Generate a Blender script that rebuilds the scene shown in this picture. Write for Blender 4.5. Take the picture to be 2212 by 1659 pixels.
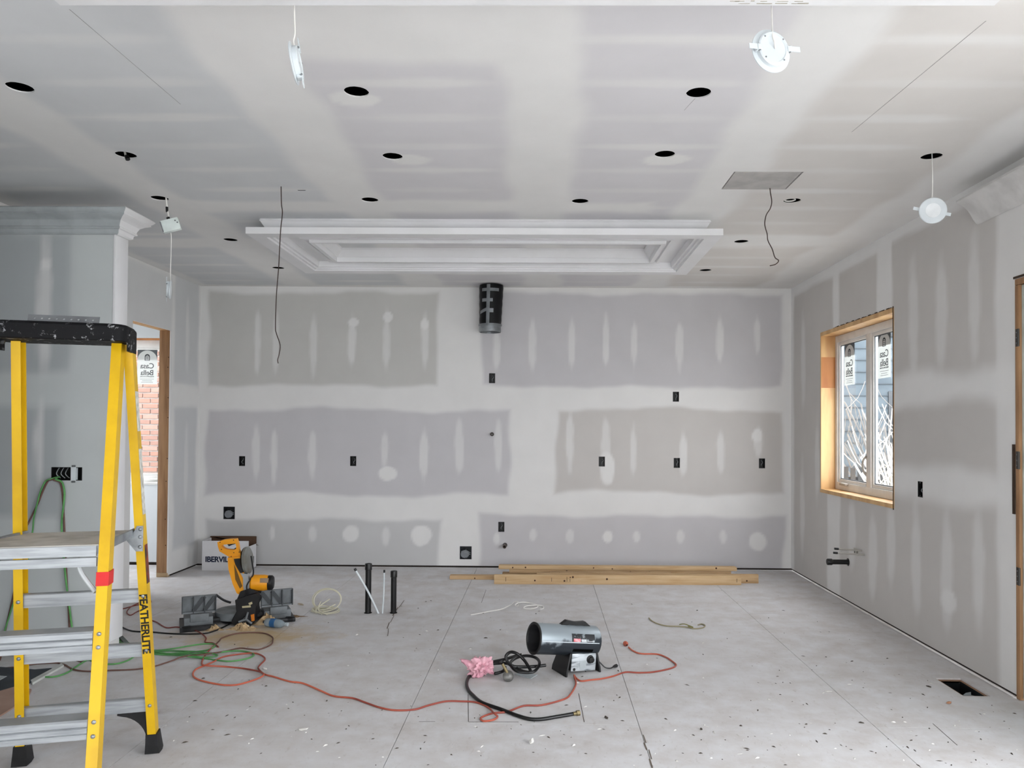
import bpy, bmesh, math, random
import numpy as np
from mathutils import Vector, Matrix
random.seed(7)
rng = np.random.default_rng(7)
for o in list(bpy.data.objects):
    bpy.data.objects.remove(o)
SC = bpy.context.scene
COL = SC.collection

# ---------------------------------------------------------------- camera
IW, IH = 2212, 1659
YAW, PITCH, ROLL = math.radians(.613), math.radians(.942), math.radians(.352)
FPX, SHX, SHY = 1660.4, 48.45, 70.4
EYE = Vector((0, 0, 1.52))
_f = Vector((-math.sin(YAW)*math.cos(PITCH), math.cos(YAW)*math.cos(PITCH), math.sin(PITCH)))
_r0 = Vector((math.cos(YAW), math.sin(YAW), 0)); _u0 = _r0.cross(_f)
_r = _r0*math.cos(ROLL)+_u0*math.sin(ROLL); _u = -_r0*math.sin(ROLL)+_u0*math.cos(ROLL)
cam = bpy.data.cameras.new('camera'); cam_ob = bpy.data.objects.new('camera', cam); COL.objects.link(cam_ob)
cam.sensor_fit = 'HORIZONTAL'; cam.sensor_width = 36; cam.lens = FPX/IW*36
cam.shift_x = -SHX/IW; cam.shift_y = SHY/IW; cam.clip_start = .05; cam.clip_end = 200
cam_ob.matrix_world = Matrix(((_r.x, _u.x, -_f.x, EYE.x), (_r.y, _u.y, -_f.y, EYE.y), (_r.z, _u.z, -_f.z, EYE.z), (0, 0, 0, 1)))
SC.camera = cam_ob

# ---------------------------------------------------------------- sky, exposure
SKY = 5.0
wd = bpy.data.worlds.new('overcast_sky'); SC.world = wd; wd.use_nodes = True
wn = wd.node_tree.nodes; wn['Background'].inputs[0].default_value = (.95, .965, 1.0, 1); wn['Background'].inputs[1].default_value = SKY
SC.view_settings.view_transform = 'Standard'; SC.view_settings.look = 'None'
SC.view_settings.gamma = 1; SC.view_settings.exposure = .97; SC.view_settings.use_curve_mapping = False
SC.cycles.use_denoising = True
SC.cycles.max_bounces = 10; SC.cycles.diffuse_bounces = 7; SC.cycles.caustics_reflective = False; SC.cycles.caustics_refractive = False
SC.cycles.sample_clamp_indirect = 6

# ---------------------------------------------------------------- room numbers
XL, XR, YB, HC = -3.781, 2.715, 8.426, 3.077
YP, XP = 5.07, -2.865          # partition face, its free end
YREAR, XFL = -3.2, -5.4        # wall behind the camera, wall far left of the camera
REAR_WIN = [(-1.9, .2, .05, 2.5), (.5, 2.4, .05, 2.5)]
SIDE_WIN = [(-2.6, .2, .04, 2.42), (.4, 3.2, .04, 2.42)]   # sliding glass doors in the right wall beside the viewer

SW = (6.95, 8.15, .5, 2.5)     # unseen window added to brighten the side room
def portal(x, y, z, sx, sz, rot):
    l = bpy.data.lights.new('window_daylight', 'AREA'); l.shape = 'RECTANGLE'; l.size = sx; l.size_y = sz
    o = bpy.data.objects.new('window_daylight', l); COL.objects.link(o); o.location = (x, y, z); o.rotation_euler = rot
    l.cycles.is_portal = True
for a, b, c, d in REAR_WIN:
    portal((a+b)/2, YREAR-.16, (c+d)/2, b-a, d-c, (math.pi/2, 0, 0))
for a, b, c, d in SIDE_WIN: portal(XR+.2, (a+b)/2, (c+d)/2, b-a, d-c, (math.pi/2, 0, math.pi/2))
portal(XR+.24, 6.75, 1.70, 1.55, 1.55, (math.pi/2, 0, math.pi/2))
portal(XFL-.16, (SW[0]+SW[1])/2, (SW[2]+SW[3])/2, SW[1]-SW[0], SW[3]-SW[2], (math.pi/2, 0, -math.pi/2))
portal(-4.33, YB+.22, 1.70, .66, 1.62, (math.pi/2, 0, math.pi))

# ---------------------------------------------------------------- pixel -> place on a known plane
def ray(px, py):
    return _r*((px-IW/2-SHX)/FPX)-_u*((py-IH/2-SHY)/FPX)+_f
def plane(px, py, ax, v):
    d = ray(px, py); t = (v-EYE[ax])/d[ax]; return EYE+d*t
def FL(px, py, z=0): return plane(px, py, 2, z)
def CE(px, py): return plane(px, py, 2, HC)
def BW(px, py): return plane(px, py, 1, YB)
def RW(px, py): return plane(px, py, 0, XR)
def LW(px, py): return plane(px, py, 0, XL)
def PW(px, py): return plane(px, py, 1, YP)

# ---------------------------------------------------------------- materials
def lin(h):
    h = h.lstrip('#'); v = [int(h[i:i+2], 16)/255 for i in (0, 2, 4)]
    return tuple(c/12.92 if c <= .04045 else ((c+.055)/1.055)**2.4 for c in v)
MATS = {}
def mat(name, col, rough=.6, metal=0, col2=None, scale=8, stretch=(1, 1, 1), lo=.4, hi=.65, bump=0, bscale=None, detail=4, spec=.4, alpha=1, trans=0, coat=0):
    if name in MATS: return MATS[name]
    m = bpy.data.materials.new(name); m.use_nodes = True; nt = m.node_tree; N = nt.nodes; L = nt.links
    p = N['Principled BSDF']
    c = lin(col) if isinstance(col, str) else col
    p.inputs['Base Color'].default_value = (*c, 1); p.inputs['Roughness'].default_value = rough
    p.inputs['Metallic'].default_value = metal; p.inputs['Specular IOR Level'].default_value = spec
    p.inputs['Alpha'].default_value = alpha; p.inputs['Transmission Weight'].default_value = trans; p.inputs['Coat Weight'].default_value = coat
    tc = N.new('ShaderNodeTexCoord'); mp = N.new('ShaderNodeMapping'); mp.inputs['Scale'].default_value = stretch
    L.new(tc.outputs['Object'], mp.inputs[0])
    nz = N.new('ShaderNodeTexNoise'); nz.inputs['Scale'].default_value = scale; nz.inputs['Detail'].default_value = detail
    L.new(mp.outputs[0], nz.inputs['Vector'])
    c2 = (lin(col2) if isinstance(col2, str) else col2) if col2 else tuple(x*.82 for x in c)
    rp = N.new('ShaderNodeValToRGB'); rp.color_ramp.elements[0].position = lo; rp.color_ramp.elements[1].position = hi
    rp.color_ramp.elements[0].color = (*c, 1); rp.color_ramp.elements[1].color = (*c2, 1)
    L.new(nz.outputs['Fac'], rp.inputs[0]); L.new(rp.outputs[0], p.inputs['Base Color'])
    if bump:
        n2 = N.new('ShaderNodeTexNoise'); n2.inputs['Scale'].default_value = bscale or scale*3; n2.inputs['Detail'].default_value = 5
        L.new(mp.outputs[0], n2.inputs['Vector'])
        b = N.new('ShaderNodeBump'); b.inputs['Strength'].default_value = bump; b.inputs['Distance'].default_value = .004
        L.new(n2.outputs['Fac'], b.inputs['Height']); L.new(b.outputs[0], p.inputs['Normal'])
    MATS[name] = m
    return m

def drywall_mat():
    m = bpy.data.materials.new('drywall'); m.use_nodes = True; nt = m.node_tree; N = nt.nodes; L = nt.links; p = N['Principled BSDF']
    at = N.new('ShaderNodeAttribute'); at.attribute_name = 'finish'
    tc = N.new('ShaderNodeTexCoord'); nz = N.new('ShaderNodeTexNoise'); nz.inputs['Scale'].default_value = 3.5; nz.inputs['Detail'].default_value = 5
    L.new(tc.outputs['Object'], nz.inputs['Vector'])
    mr = N.new('ShaderNodeMapRange'); mr.inputs['To Min'].default_value = .93; mr.inputs['To Max'].default_value = 1.05
    L.new(nz.outputs['Fac'], mr.inputs['Value'])
    mx = N.new('ShaderNodeVectorMath'); mx.operation = 'MULTIPLY'
    L.new(at.outputs['Color'], mx.inputs[0]); L.new(mr.outputs[0], mx.inputs[1]); L.new(mx.outputs[0], p.inputs['Base Color'])
    p.inputs['Roughness'].default_value = .85; p.inputs['Specular IOR Level'].default_value = .25
    n2 = N.new('ShaderNodeTexNoise'); n2.inputs['Scale'].default_value = 160; L.new(tc.outputs['Object'], n2.inputs['Vector'])
    b = N.new('ShaderNodeBump'); b.inputs['Strength'].default_value = .06; b.inputs['Distance'].default_value = .002
    L.new(n2.outputs['Fac'], b.inputs['Height']); L.new(b.outputs[0], p.inputs['Normal'])
    return m
M_DRY = drywall_mat()

def floor_mat():
    m = bpy.data.materials.new('dusty_subfloor'); m.use_nodes = True; nt = m.node_tree; N = nt.nodes; L = nt.links; p = N['Principled BSDF']
    tc = N.new('ShaderNodeTexCoord')
    def noise(scale, detail, sx=1, sy=1):
        mp = N.new('ShaderNodeMapping'); mp.inputs['Scale'].default_value = (sx, sy, 1); L.new(tc.outputs['Object'], mp.inputs[0])
        n = N.new('ShaderNodeTexNoise'); n.inputs['Scale'].default_value = scale; n.inputs['Detail'].default_value = detail; n.inputs['Roughness'].default_value = .65
        L.new(mp.outputs[0], n.inputs['Vector']); return n
    def ramp(src, a, b, ca, cb):
        r = N.new('ShaderNodeValToRGB'); r.color_ramp.elements[0].position = a; r.color_ramp.elements[1].position = b
        r.color_ramp.elements[0].color = (*ca, 1); r.color_ramp.elements[1].color = (*cb, 1); L.new(src, r.inputs[0]); return r
    def mix(fac, a, b):
        x = N.new('ShaderNodeMix'); x.data_type = 'RGBA'; L.new(fac, x.inputs['Factor'])
        if isinstance(a, tuple): x.inputs['A'].default_value = (*a, 1)
        else: L.new(a, x.inputs['A'])
        if isinstance(b, tuple): x.inputs['B'].default_value = (*b, 1)
        else: L.new(b, x.inputs['B'])
        return x.outputs['Result']
    base = ramp(noise(1.3, 6).outputs['Fac'], .35, .68, lin('#c6c3c2'), lin('#bbb6b3')).outputs[0]
    dust = ramp(noise(5.5, 9).outputs['Fac'], .36, .68, (0, 0, 0), (1, 1, 1)).outputs[0]
    c = mix(dust, base, lin('#d0d0d2'))
    strand = ramp(noise(38, 3, 1, .35).outputs['Fac'], .60, .74, (0, 0, 0), (.32, .32, .32)).outputs[0]
    c = mix(strand, c, lin('#978b80'))
    blot = ramp(noise(2.1, 9).outputs['Fac'], .62, .74, (0, 0, 0), (.42, .42, .42)).outputs[0]
    c = mix(blot, c, lin('#8f8378'))
    speck = ramp(noise(70, 2).outputs['Fac'], .735, .76, (0, 0, 0), (.6, .6, .6)).outputs[0]
    c = mix(speck, c, lin('#5d554e'))
    # sawdust spread round the mitre saw
    mp = N.new('ShaderNodeMapping'); s = FL(545, 1375); mp.inputs['Location'].default_value = (-s.x/1.15, -s.y/.75, 0); mp.inputs['Scale'].default_value = (1/1.15, 1/.75, 0)
    L.new(tc.outputs['Object'], mp.inputs[0]); ln = N.new('ShaderNodeVectorMath'); ln.operation = 'LENGTH'; L.new(mp.outputs[0], ln.inputs[0])
    n3 = noise(6, 6); ad = N.new('ShaderNodeMath'); ad.operation = 'MULTIPLY_ADD'; L.new(n3.outputs['Fac'], ad.inputs[0]); ad.inputs[1].default_value = .9; L.new(ln.outputs['Value'], ad.inputs[2])
    sd = ramp(ad.outputs[0], .6, 1.6, (.85, .85, .85), (0, 0, 0)).outputs[0]
    c = mix(sd, c, lin('#b89f74'))
    L.new(c, p.inputs['Base Color']); p.inputs['Roughness'].default_value = .75; p.inputs['Specular IOR Level'].default_value = .3
    b = N.new('ShaderNodeBump'); b.inputs['Strength'].default_value = .25; b.inputs['Distance'].default_value = .003
    L.new(noise(45, 6).outputs['Fac'], b.inputs['Height']); L.new(b.outputs[0], p.inputs['Normal'])
    return m
M_FLOOR = floor_mat()
M_DARK = mat('dark_void', (.004, .004, .004), .95, spec=0)
M_WHITE = mat('primed_white_moulding', '#dedee0', .45, col2='#d8d8d9', scale=3)
M_STUD = mat('raw_spruce', '#c39a68', .7, col2='#a97c4c', scale=6, stretch=(6, 6, .6), bump=.2)
M_JAMB = mat('stud_brown', '#a57f5b', .7, col2='#8c6848', scale=5, stretch=(5, 5, .5), bump=.2)
M_LINER = mat('window_liner_pine', '#d3ad79', .5, col2='#bb9060', scale=2.5, stretch=(4, 4, .7))
M_VINYL = mat('window_vinyl', '#dcdbd8', .4, col2='#d2d1ce')
M_BLACK = mat('black_plastic', '#0b0b0c', .45, col2='#141414')
M_BLACKP = mat('black_abs_pipe', '#0a0a0b', .4, col2='#121212')
M_STEEL = mat('galvanised_steel', '#9a9ea1', .4, metal=.8, col2='#7d8184', scale=14)
M_ALU = mat('ladder_aluminium', '#a6aaad', .45, metal=.5, col2='#8f9396', scale=12, stretch=(.5, .5, 6))
M_YEL = mat('ladder_fibreglass_yellow', '#d6ad0a', .42, col2='#c59c08', scale=5)
M_WPL = mat('white_plastic', '#d3dadd', .35, col2='#c9d0d4')
M_WIRE_W = mat('white_cable', '#e6e4df', .5)
M_DRYPAPER = (.50, .49, .495)

# ---------------------------------------------------------------- mesh building
def finish(me, smooth=35):
    me.validate(); me.update()
    if smooth:
        me.polygons.foreach_set('use_smooth', [True]*len(me.polygons))
        me.set_sharp_from_angle(angle=math.radians(smooth))
class MB:
    def __init__(s): s.v = []; s.f = []
    def add(s, vs, fs):
        n = len(s.v); s.v.extend([tuple(v) for v in vs]); s.f.extend([tuple(i+n for i in f) for f in fs]); return s
    def box(s, x0, x1, y0, y1, z0, z1, bevel=0, M=None, seg=2):
        bm = bmesh.new(); bmesh.ops.create_cube(bm, size=1)
        for v in bm.verts: v.co = Vector(((x0+x1)/2+v.co.x*(x1-x0), (y0+y1)/2+v.co.y*(y1-y0), (z0+z1)/2+v.co.z*(z1-z0)))
        if bevel: bmesh.ops.bevel(bm, geom=list(bm.edges), offset=bevel, segments=seg, affect='EDGES', profile=.5)
        bm.verts.index_update()
        vs = [(M @ v.co if M else v.co) for v in bm.verts]; fs = [[v.index for v in f.verts] for f in bm.faces]; bm.free()
        return s.add(vs, fs)
    def frame(s, p0, p1, hint=Vector((0, 0, 1))):
        d = (Vector(p1)-Vector(p0)).normalized(); h = Vector(hint)
        if abs(d.dot(h)) > .95: h = Vector((1, 0, 0))
        a = d.cross(h).normalized(); b = a.cross(d).normalized(); return d, a, b
    def beam(s, p0, p1, w, h, hint=(0, 0, 1)):
        p0, p1 = Vector(p0), Vector(p1); d, a, b = s.frame(p0, p1, hint)
        vs = [p+a*(sx*w/2)+b*(sz*h/2) for p in (p0, p1) for sx, sz in ((-1, -1), (1, -1), (1, 1), (-1, 1))]
        return s.add(vs, [(3, 2, 1, 0), (4, 5, 6, 7), (0, 1, 5, 4), (1, 2, 6, 5), (2, 3, 7, 6), (3, 0, 4, 7)])
    def cyl(s, p0, p1, r0, r1=None, n=20, caps=(1, 1)):
        r1 = r0 if r1 is None else r1; p0, p1 = Vector(p0), Vector(p1); d, a, b = s.frame(p0, p1)
        vs = [p+(a*math.cos(t)+b*math.sin(t))*r for p, r in ((p0, r0), (p1, r1)) for t in [2*math.pi*i/n for i in range(n)]]
        fs = [(i, (i+1) % n, n+(i+1) % n, n+i) for i in range(n)]
        if caps[0]: fs.append(tuple(range(n-1, -1, -1)))
        if caps[1]: fs.append(tuple(range(n, 2*n)))
        return s.add(vs, fs)
    def lathe(s, prof, p0, ax, n=28):
        p0 = Vector(p0); d, a, b = s.frame(p0, p0+Vector(ax)); m = len(prof)
        vs = [p0+d*t+(a*math.cos(q)+b*math.sin(q))*max(r, 1e-4) for r, t in prof for q in [2*math.pi*i/n for i in range(n)]]
        fs = [(k*n+i, k*n+(i+1) % n, (k+1)*n+(i+1) % n, (k+1)*n+i) for k in range(m-1) for i in range(n)]
        return s.add(vs, fs)
    def tube(s, pts, r, n=8, sub=6, closed=False, caps=True):
        P = [Vector(p) for p in pts]; q = []
        m = len(P); seg = m if closed else m-1
        for i in range(seg):
            g = (lambda k: P[k % m]) if closed else (lambda k: P[min(max(k, 0), m-1)])
            a, b, c, d = g(i-1), g(i), g(i+1), g(i+2)
            for k in range(sub):
                t = k/sub
                q.append(.5*((2*b)+(c-a)*t+(2*a-5*b+4*c-d)*t*t+(3*b-a-3*c+d)*t**3))
        if not closed: q.append(P[-1])
        N = len(q); vs = []; up = Vector((0, 0, 1)); prev = None
        for i in range(N):
            tg = (q[(i+1) % N]-q[i-1]) if closed else (q[min(i+1, N-1)]-q[max(i-1, 0)])
            tg = tg.normalized() if tg.length > 1e-9 else Vector((1, 0, 0))
            if prev is None:
                h = up if abs(tg.z) < .9 else Vector((1, 0, 0)); a = tg.cross(h).normalized()
            else:
                a = (prev-tg*prev.dot(tg)); a = a.normalized() if a.length > 1e-6 else tg.orthogonal().normalized()
            prev = a; b = a.cross(tg)
            vs += [q[i]+(a*math.cos(2*math.pi*k/n)+b*math.sin(2*math.pi*k/n))*r for k in range(n)]
        fs = [(i*n+k, i*n+(k+1) % n, ((i+1) % N)*n+(k+1) % n, ((i+1) % N)*n+k) for i in range(N if closed else N-1) for k in range(n)]
        if not closed and caps: fs += [tuple(range(n-1, -1, -1)), tuple(range((N-1)*n, N*n))]
        return s.add(vs, fs)
    def prism(s, poly, y0, y1, M=None, fn=None):
        n = len(poly); fn = fn or (lambda a, b, y: Vector((a, y, b)))
        vs = [fn(a, b, y) for y in (y0, y1) for a, b in poly]
        if M: vs = [M @ v for v in vs]
        fs = [tuple(range(n)), tuple(range(2*n-1, n-1, -1))]+[(i, n+i, n+(i+1) % n, (i+1) % n) for i in range(n)]
        return s.add(vs, fs)
    def ring(s, outer, inner, y0, y1, fn=None):
        n = len(outer); fn = fn or (lambda a, b, y: Vector((a, y, b)))
        vs = [fn(a, b, y) for y in (y0, y1) for L in (outer, inner) for a, b in L]; fs = []
        for i in range(n):
            j = (i+1) % n
            fs += [(i, j, n+j, n+i), (2*n+i, 3*n+i, 3*n+j, 2*n+j), (i, 2*n+i, 2*n+j, j), (n+i, n+j, 3*n+j, 3*n+i)]
        return s.add(vs, fs)
    def loft(s, secs, cap=True, closed=True):
        n = len(secs[0]); vs = [v for sec in secs for v in sec]; fs = []
        for k in range(len(secs)-1):
            for i in range(n if closed else n-1):
                fs.append((k*n+i, k*n+(i+1) % n, (k+1)*n+(i+1) % n, (k+1)*n+i))
        if cap: fs += [tuple(range(n-1, -1, -1)), tuple(range((len(secs)-1)*n, len(secs)*n))]
        return s.add(vs, fs)
    def build(s, name, m, parent=None, smooth=35, base=None, recalc=True):
        """vertices are in the parent's frame; base = new origin for a top-level mesh given in world places"""
        me = bpy.data.meshes.new(name)
        off = Vector(base) if base is not None else Vector((0, 0, 0))
        if parent is not None and parent.get('_w'): off = Vector(parent['_w'])
        me.from_pydata([tuple(Vector(v)-off) for v in s.v], [], s.f)
        if recalc:
            bm = bmesh.new(); bm.from_mesh(me); bmesh.ops.recalc_face_normals(bm, faces=bm.faces); bm.to_mesh(me); bm.free()
        finish(me, smooth)
        if m: me.materials.append(m)
        o = bpy.data.objects.new(name, me); COL.objects.link(o)
        if parent is not None:
            o.parent = parent
            if parent.get('_w'): o['_w'] = parent['_w']
        elif base is not None: o.location = off
        return o
def tag(o, label=None, cat=None, group=None, kind=None):
    if label: o['label'] = label
    if cat: o['category'] = cat
    if group: o['group'] = group
    if kind: o['kind'] = kind
    return o
def thing(name, label, cat, loc=(0, 0, 0), rz=0, group=None, world=False, kind=None):
    o = bpy.data.objects.new(name, None); COL.objects.link(o); o.location = loc; o.rotation_euler = (0, 0, rz); o.empty_display_size = .1
    if world: o['_w'] = tuple(loc)      # parts are given in world places
    return tag(o, label, cat, group, kind)
def centroid(vs):
    P = np.array([tuple(v) for v in vs]); return ((P[:, 0].min()+P[:, 0].max())/2, (P[:, 1].min()+P[:, 1].max())/2, P[:, 2].min())
def solo(mb, name, m, label, cat, group=None, kind=None, smooth=35):
    return tag(mb.build(name, m, base=centroid(mb.v), smooth=smooth), label, cat, group, kind)
def text_part(name, body, size, m, parent, M, mirror=False, sx=1.0, bold=0):
    cu = bpy.data.curves.new('t', 'FONT'); cu.body = body; cu.size = size; cu.align_x = 'CENTER'; cu.align_y = 'CENTER'; cu.extrude = .0006; cu.space_character = .95; cu.offset = bold
    ob = bpy.data.objects.new('t', cu); COL.objects.link(ob); dg = bpy.context.evaluated_depsgraph_get()
    me = bpy.data.meshes.new_from_object(ob.evaluated_get(dg)); bpy.data.objects.remove(ob)
    me.name = name
    S = Matrix.Diagonal((-sx if mirror else sx, 1, 1, 1)); me.transform(S)
    if mirror: me.flip_normals()
    off = Matrix.Translation(-Vector(parent['_w'])) if parent.get('_w') else Matrix()
    me.transform(off @ M); me.materials.clear(); me.materials.append(m)
    o = bpy.data.objects.new(name, me); COL.objects.link(o); o.parent = parent
    if parent.get('_w'): o['_w'] = parent['_w']
    return o

# ---- sheets with a per-point finish colour (bare board / joint compound) and real holes
def wob(a, b, k=0, amp=.014):
    return amp*(np.sin(a*3.1+b*1.7+k)+np.sin(a*7.3-b*4.1+2*k)*.6+np.sin(b*8.7+a*2.3+3*k)*.6+np.sin(a*19+b*13+k)*.25)
def sstep(x, w): t = np.clip(.5-x/(2*w), 0, 1); return t*t*(3-2*t)
def rectm(a, b, r, w=.018, k=0, amp=.012):
    a0, a1, b0, b1 = r
    d = np.maximum(np.abs(a-(a0+a1)/2)-(a1-a0)/2, np.abs(b-(b0+b1)/2)-(b1-b0)/2)+wob(a, b, k, amp); return sstep(d, w)
def ellm(a, b, e, w=.22, k=0):
    ca, cb, ra, rb = e; d = np.sqrt(((a-ca)/ra)**2+((b-cb)/rb)**2)-1+wob(a*3, b*3, k, .09); return sstep(d, w)
def sheet(name, O, U, V, ul, vl, step, colfn, rects=(), circles=(), depth=.014, m=M_DRY, parent=None, flip=False, kind='structure', label=None, cat=None, bead=None):
    O, U, V = Vector(O), Vector(U), Vector(V)
    us = list(np.linspace(0, ul, max(2, int(ul/step)+1))); vs = list(np.linspace(0, vl, max(2, int(vl/step)+1)))
    def ins(L, x, mx):
        if 1e-4 < x < mx-1e-4 and min(abs(x-y) for y in L) > 1e-4: L.append(x)
    blocks = []
    for a0, a1, b0, b1 in rects:
        for x in (a0, a1): ins(us, x, ul)
        for x in (b0, b1): ins(vs, x, vl)
    for ca, cb, r in circles:
        h = r*1.35; blocks.append((ca, cb, r, h))
        for x in (ca-h, ca, ca+h): ins(us, x, ul)
        for x in (cb-h, cb, cb+h): ins(vs, x, vl)
    us = np.array(sorted(us)); vs = np.array(sorted(vs)); nu, nv = len(us), len(vs)
    A, B = np.meshgrid(us, vs, indexing='ij'); pts = [(a, b) for a, b in zip(A.ravel(), B.ravel())]
    keep = np.ones((nu-1, nv-1), bool); cu = (us[1:]+us[:-1])/2; cv = (vs[1:]+vs[:-1])/2
    for a0, a1, b0, b1 in rects:
        keep[np.ix_((cu > a0) & (cu < a1), (cv > b0) & (cv < b1))] = False
    back = []; faces = []
    N = Vector(U).cross(Vector(V)); N = -N if flip else N
    extra = {}
    for ca, cb, r, h in blocks:
        iu = np.where((us > ca-h-1e-5) & (us < ca+h+1e-5))[0]; iv = np.where((vs > cb-h-1e-5) & (vs < cb+h+1e-5))[0]
        keep[iu[0]:iu[-1], iv[0]:iv[-1]] = False
        loop = [(i, iv[0]) for i in iu]+[(iu[-1], j) for j in iv[1:]]+[(i, iv[-1]) for i in iu[::-1][1:]]+[(iu[0], j) for j in iv[::-1][1:-1]]
        c0 = len(pts)
        for i, j in loop:
            t = math.atan2(vs[j]-cb, us[i]-ca); pts.append((ca+r*math.cos(t), cb+r*math.sin(t)))
        c1 = len(pts)
        for i, j in loop:
            t = math.atan2(vs[j]-cb, us[i]-ca); extra[len(pts)] = min(depth, .006); pts.append((ca+r*math.cos(t), cb+r*math.sin(t)))
        n = len(loop)
        for k in range(n):
            q = (k+1) % n; g = lambda t: int(t[0]*nv+t[1])
            faces.append((g(loop[k]), g(loop[q]), c0+q, c0+k)); faces.append((c0+k, c0+q, c1+q, c1+k))
    for i in range(nu-1):
        for j in range(nv-1):
            if keep[i, j]: faces.append((i*nv+j, (i+1)*nv+j, (i+1)*nv+j+1, i*nv+j+1))
    for a0, a1, b0, b1 in rects:
        c0 = len(pts)
        for a, b in ((a0, b0), (a1, b0), (a1, b1), (a0, b1)): pts.append((a, b))
        for a, b in ((a0, b0), (a1, b0), (a1, b1), (a0, b1)): extra[len(pts)] = depth; pts.append((a, b))
        faces += [(c0+k, c0+4+k, c0+4+(k+1) % 4, c0+(k+1) % 4) for k in range(4)]
    P = np.array(pts); W = np.outer(P[:, 0], U)+np.outer(P[:, 1], V)
    for k, d in extra.items(): W[k] -= np.array(N)*d
    if flip: faces = [f[::-1] for f in faces]
    me = bpy.data.meshes.new(name); me.from_pydata([tuple(x) for x in W], [], faces)
    used = np.zeros(len(pts), bool)
    for f in faces:
        for i in f: used[i] = True
    world = W+np.array(O)
    colr = colfn(world); at = me.attributes.new('finish', 'FLOAT_COLOR', 'POINT')
    at.data.foreach_set('color', np.concatenate([colr, np.ones((len(colr), 1))], 1).astype(np.float32).ravel())
    bm = bmesh.new(); bm.from_mesh(me); bmesh.ops.delete(bm, geom=[v for v in bm.verts if not v.link_faces], context='VERTS'); bm.to_mesh(me); bm.free()
    me.update(); me.materials.append(m)
    o = bpy.data.objects.new(name, me); COL.objects.link(o); o.location = O
    if parent is not None: o.parent = parent
    return tag(o, label, cat, kind=kind)

MUD = np.array([.735, .73, .72]); 
BARE = {'violet': np.array([.545, .535, .55]), 'green': np.array([.54, .535, .515]), 'beige': np.array([.55, .53, .51]), 'grey': np.array([.54, .54, .54]), 'blue': np.array([.53, .54, .55])}
def paint(base, items):
    """items: (mask, colour) laid over one another"""
    c = np.repeat(base[None, :], len(items[0][0]), 0) if items else None
    for mk, col in items: c = c*(1-mk[:, None])+col[None, :]*mk[:, None]
    return c

def glass_mat():
    m = bpy.data.materials.new('window_glass'); m.use_nodes = True; nt = m.node_tree; N = nt.nodes; L = nt.links
    N.remove(N['Principled BSDF']); t = N.new('ShaderNodeBsdfTransparent'); t.inputs[0].default_value = (.97, .975, .975, 1)
    g = N.new('ShaderNodeBsdfGlossy'); g.inputs['Roughness'].default_value = .03; x = N.new('ShaderNodeMixShader'); x.inputs[0].default_value = .045
    L.new(t.outputs[0], x.inputs[1]); L.new(g.outputs[0], x.inputs[2]); L.new(x.outputs[0], N['Material Output'].inputs[0]); return m
M_GLASS = glass_mat()

# ================================================================= FLOOR
VX0, VX1, VY0, VY1 = 2.43, 2.588, 4.475, 4.795
fl = MB()
for q in ((XFL-.2, VX0, YREAR-.2, YB+.25), (VX1, XR+.25, YREAR-.2, YB+.25), (VX0, VX1, YREAR-.2, VY0), (VX0, VX1, VY1, YB+.25)): fl.box(*q, -.25, -.021)
floor = tag(fl.build('floor', mat('joist_dark', '#1a1613', .9), base=(0, 0, 0)), 'dusty grey plywood subfloor with dark sheet joints across the room', 'floor', kind='structure')
cols = [XFL-.1, -4.35, -3.13, -1.925, -.705, .505, 1.72, XR+.12]
for ci in range(len(cols)-1):
    y = YREAR-.1; ys = [y]; c = 3.99 if ci % 2 == 0 else 5.21
    ys += [q for q in [c+2.44*k for k in range(-4, 3)] if YREAR < q < YB]+[YB+.16]
    for a, b in zip(ys[:-1], ys[1:]):
        x0, x1 = cols[ci]+.0015, cols[ci+1]-.0015; y0, y1 = a+.0015, b-.0015; m = MB()
        if x0 < VX0 and x1 > VX1 and y0 < VY0 and y1 > VY1:
            for q in ((x0, VX0, y0, y1), (VX1, x1, y0, y1), (VX0, VX1, y0, VY0), (VX0, VX1, VY1, y1)): m.box(*q, -.02, 0)
        else: m.box(x0, x1, y0, y1, -.02, 0)
        m.build('subfloor_sheet', M_FLOOR, floor)

for p, q in (((1011, 1500), (1012, 1559)), ((1012, 1559.5), (1120, 1559.5)), ((1250, 1498), (1262, 1560)), ((2015, 1563), (2068, 1610)), ((1050, 1274), (1040, 1302)), ((905, 1559), (940, 1559))):
    a, b = FL(*p), FL(*q); MB().beam(a+Vector((0, 0, .0004)), b+Vector((0, 0, .0004)), .003, .0006).build('saw_cut', mat('saw_cut', '#3f3832', .9), floor)

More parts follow.
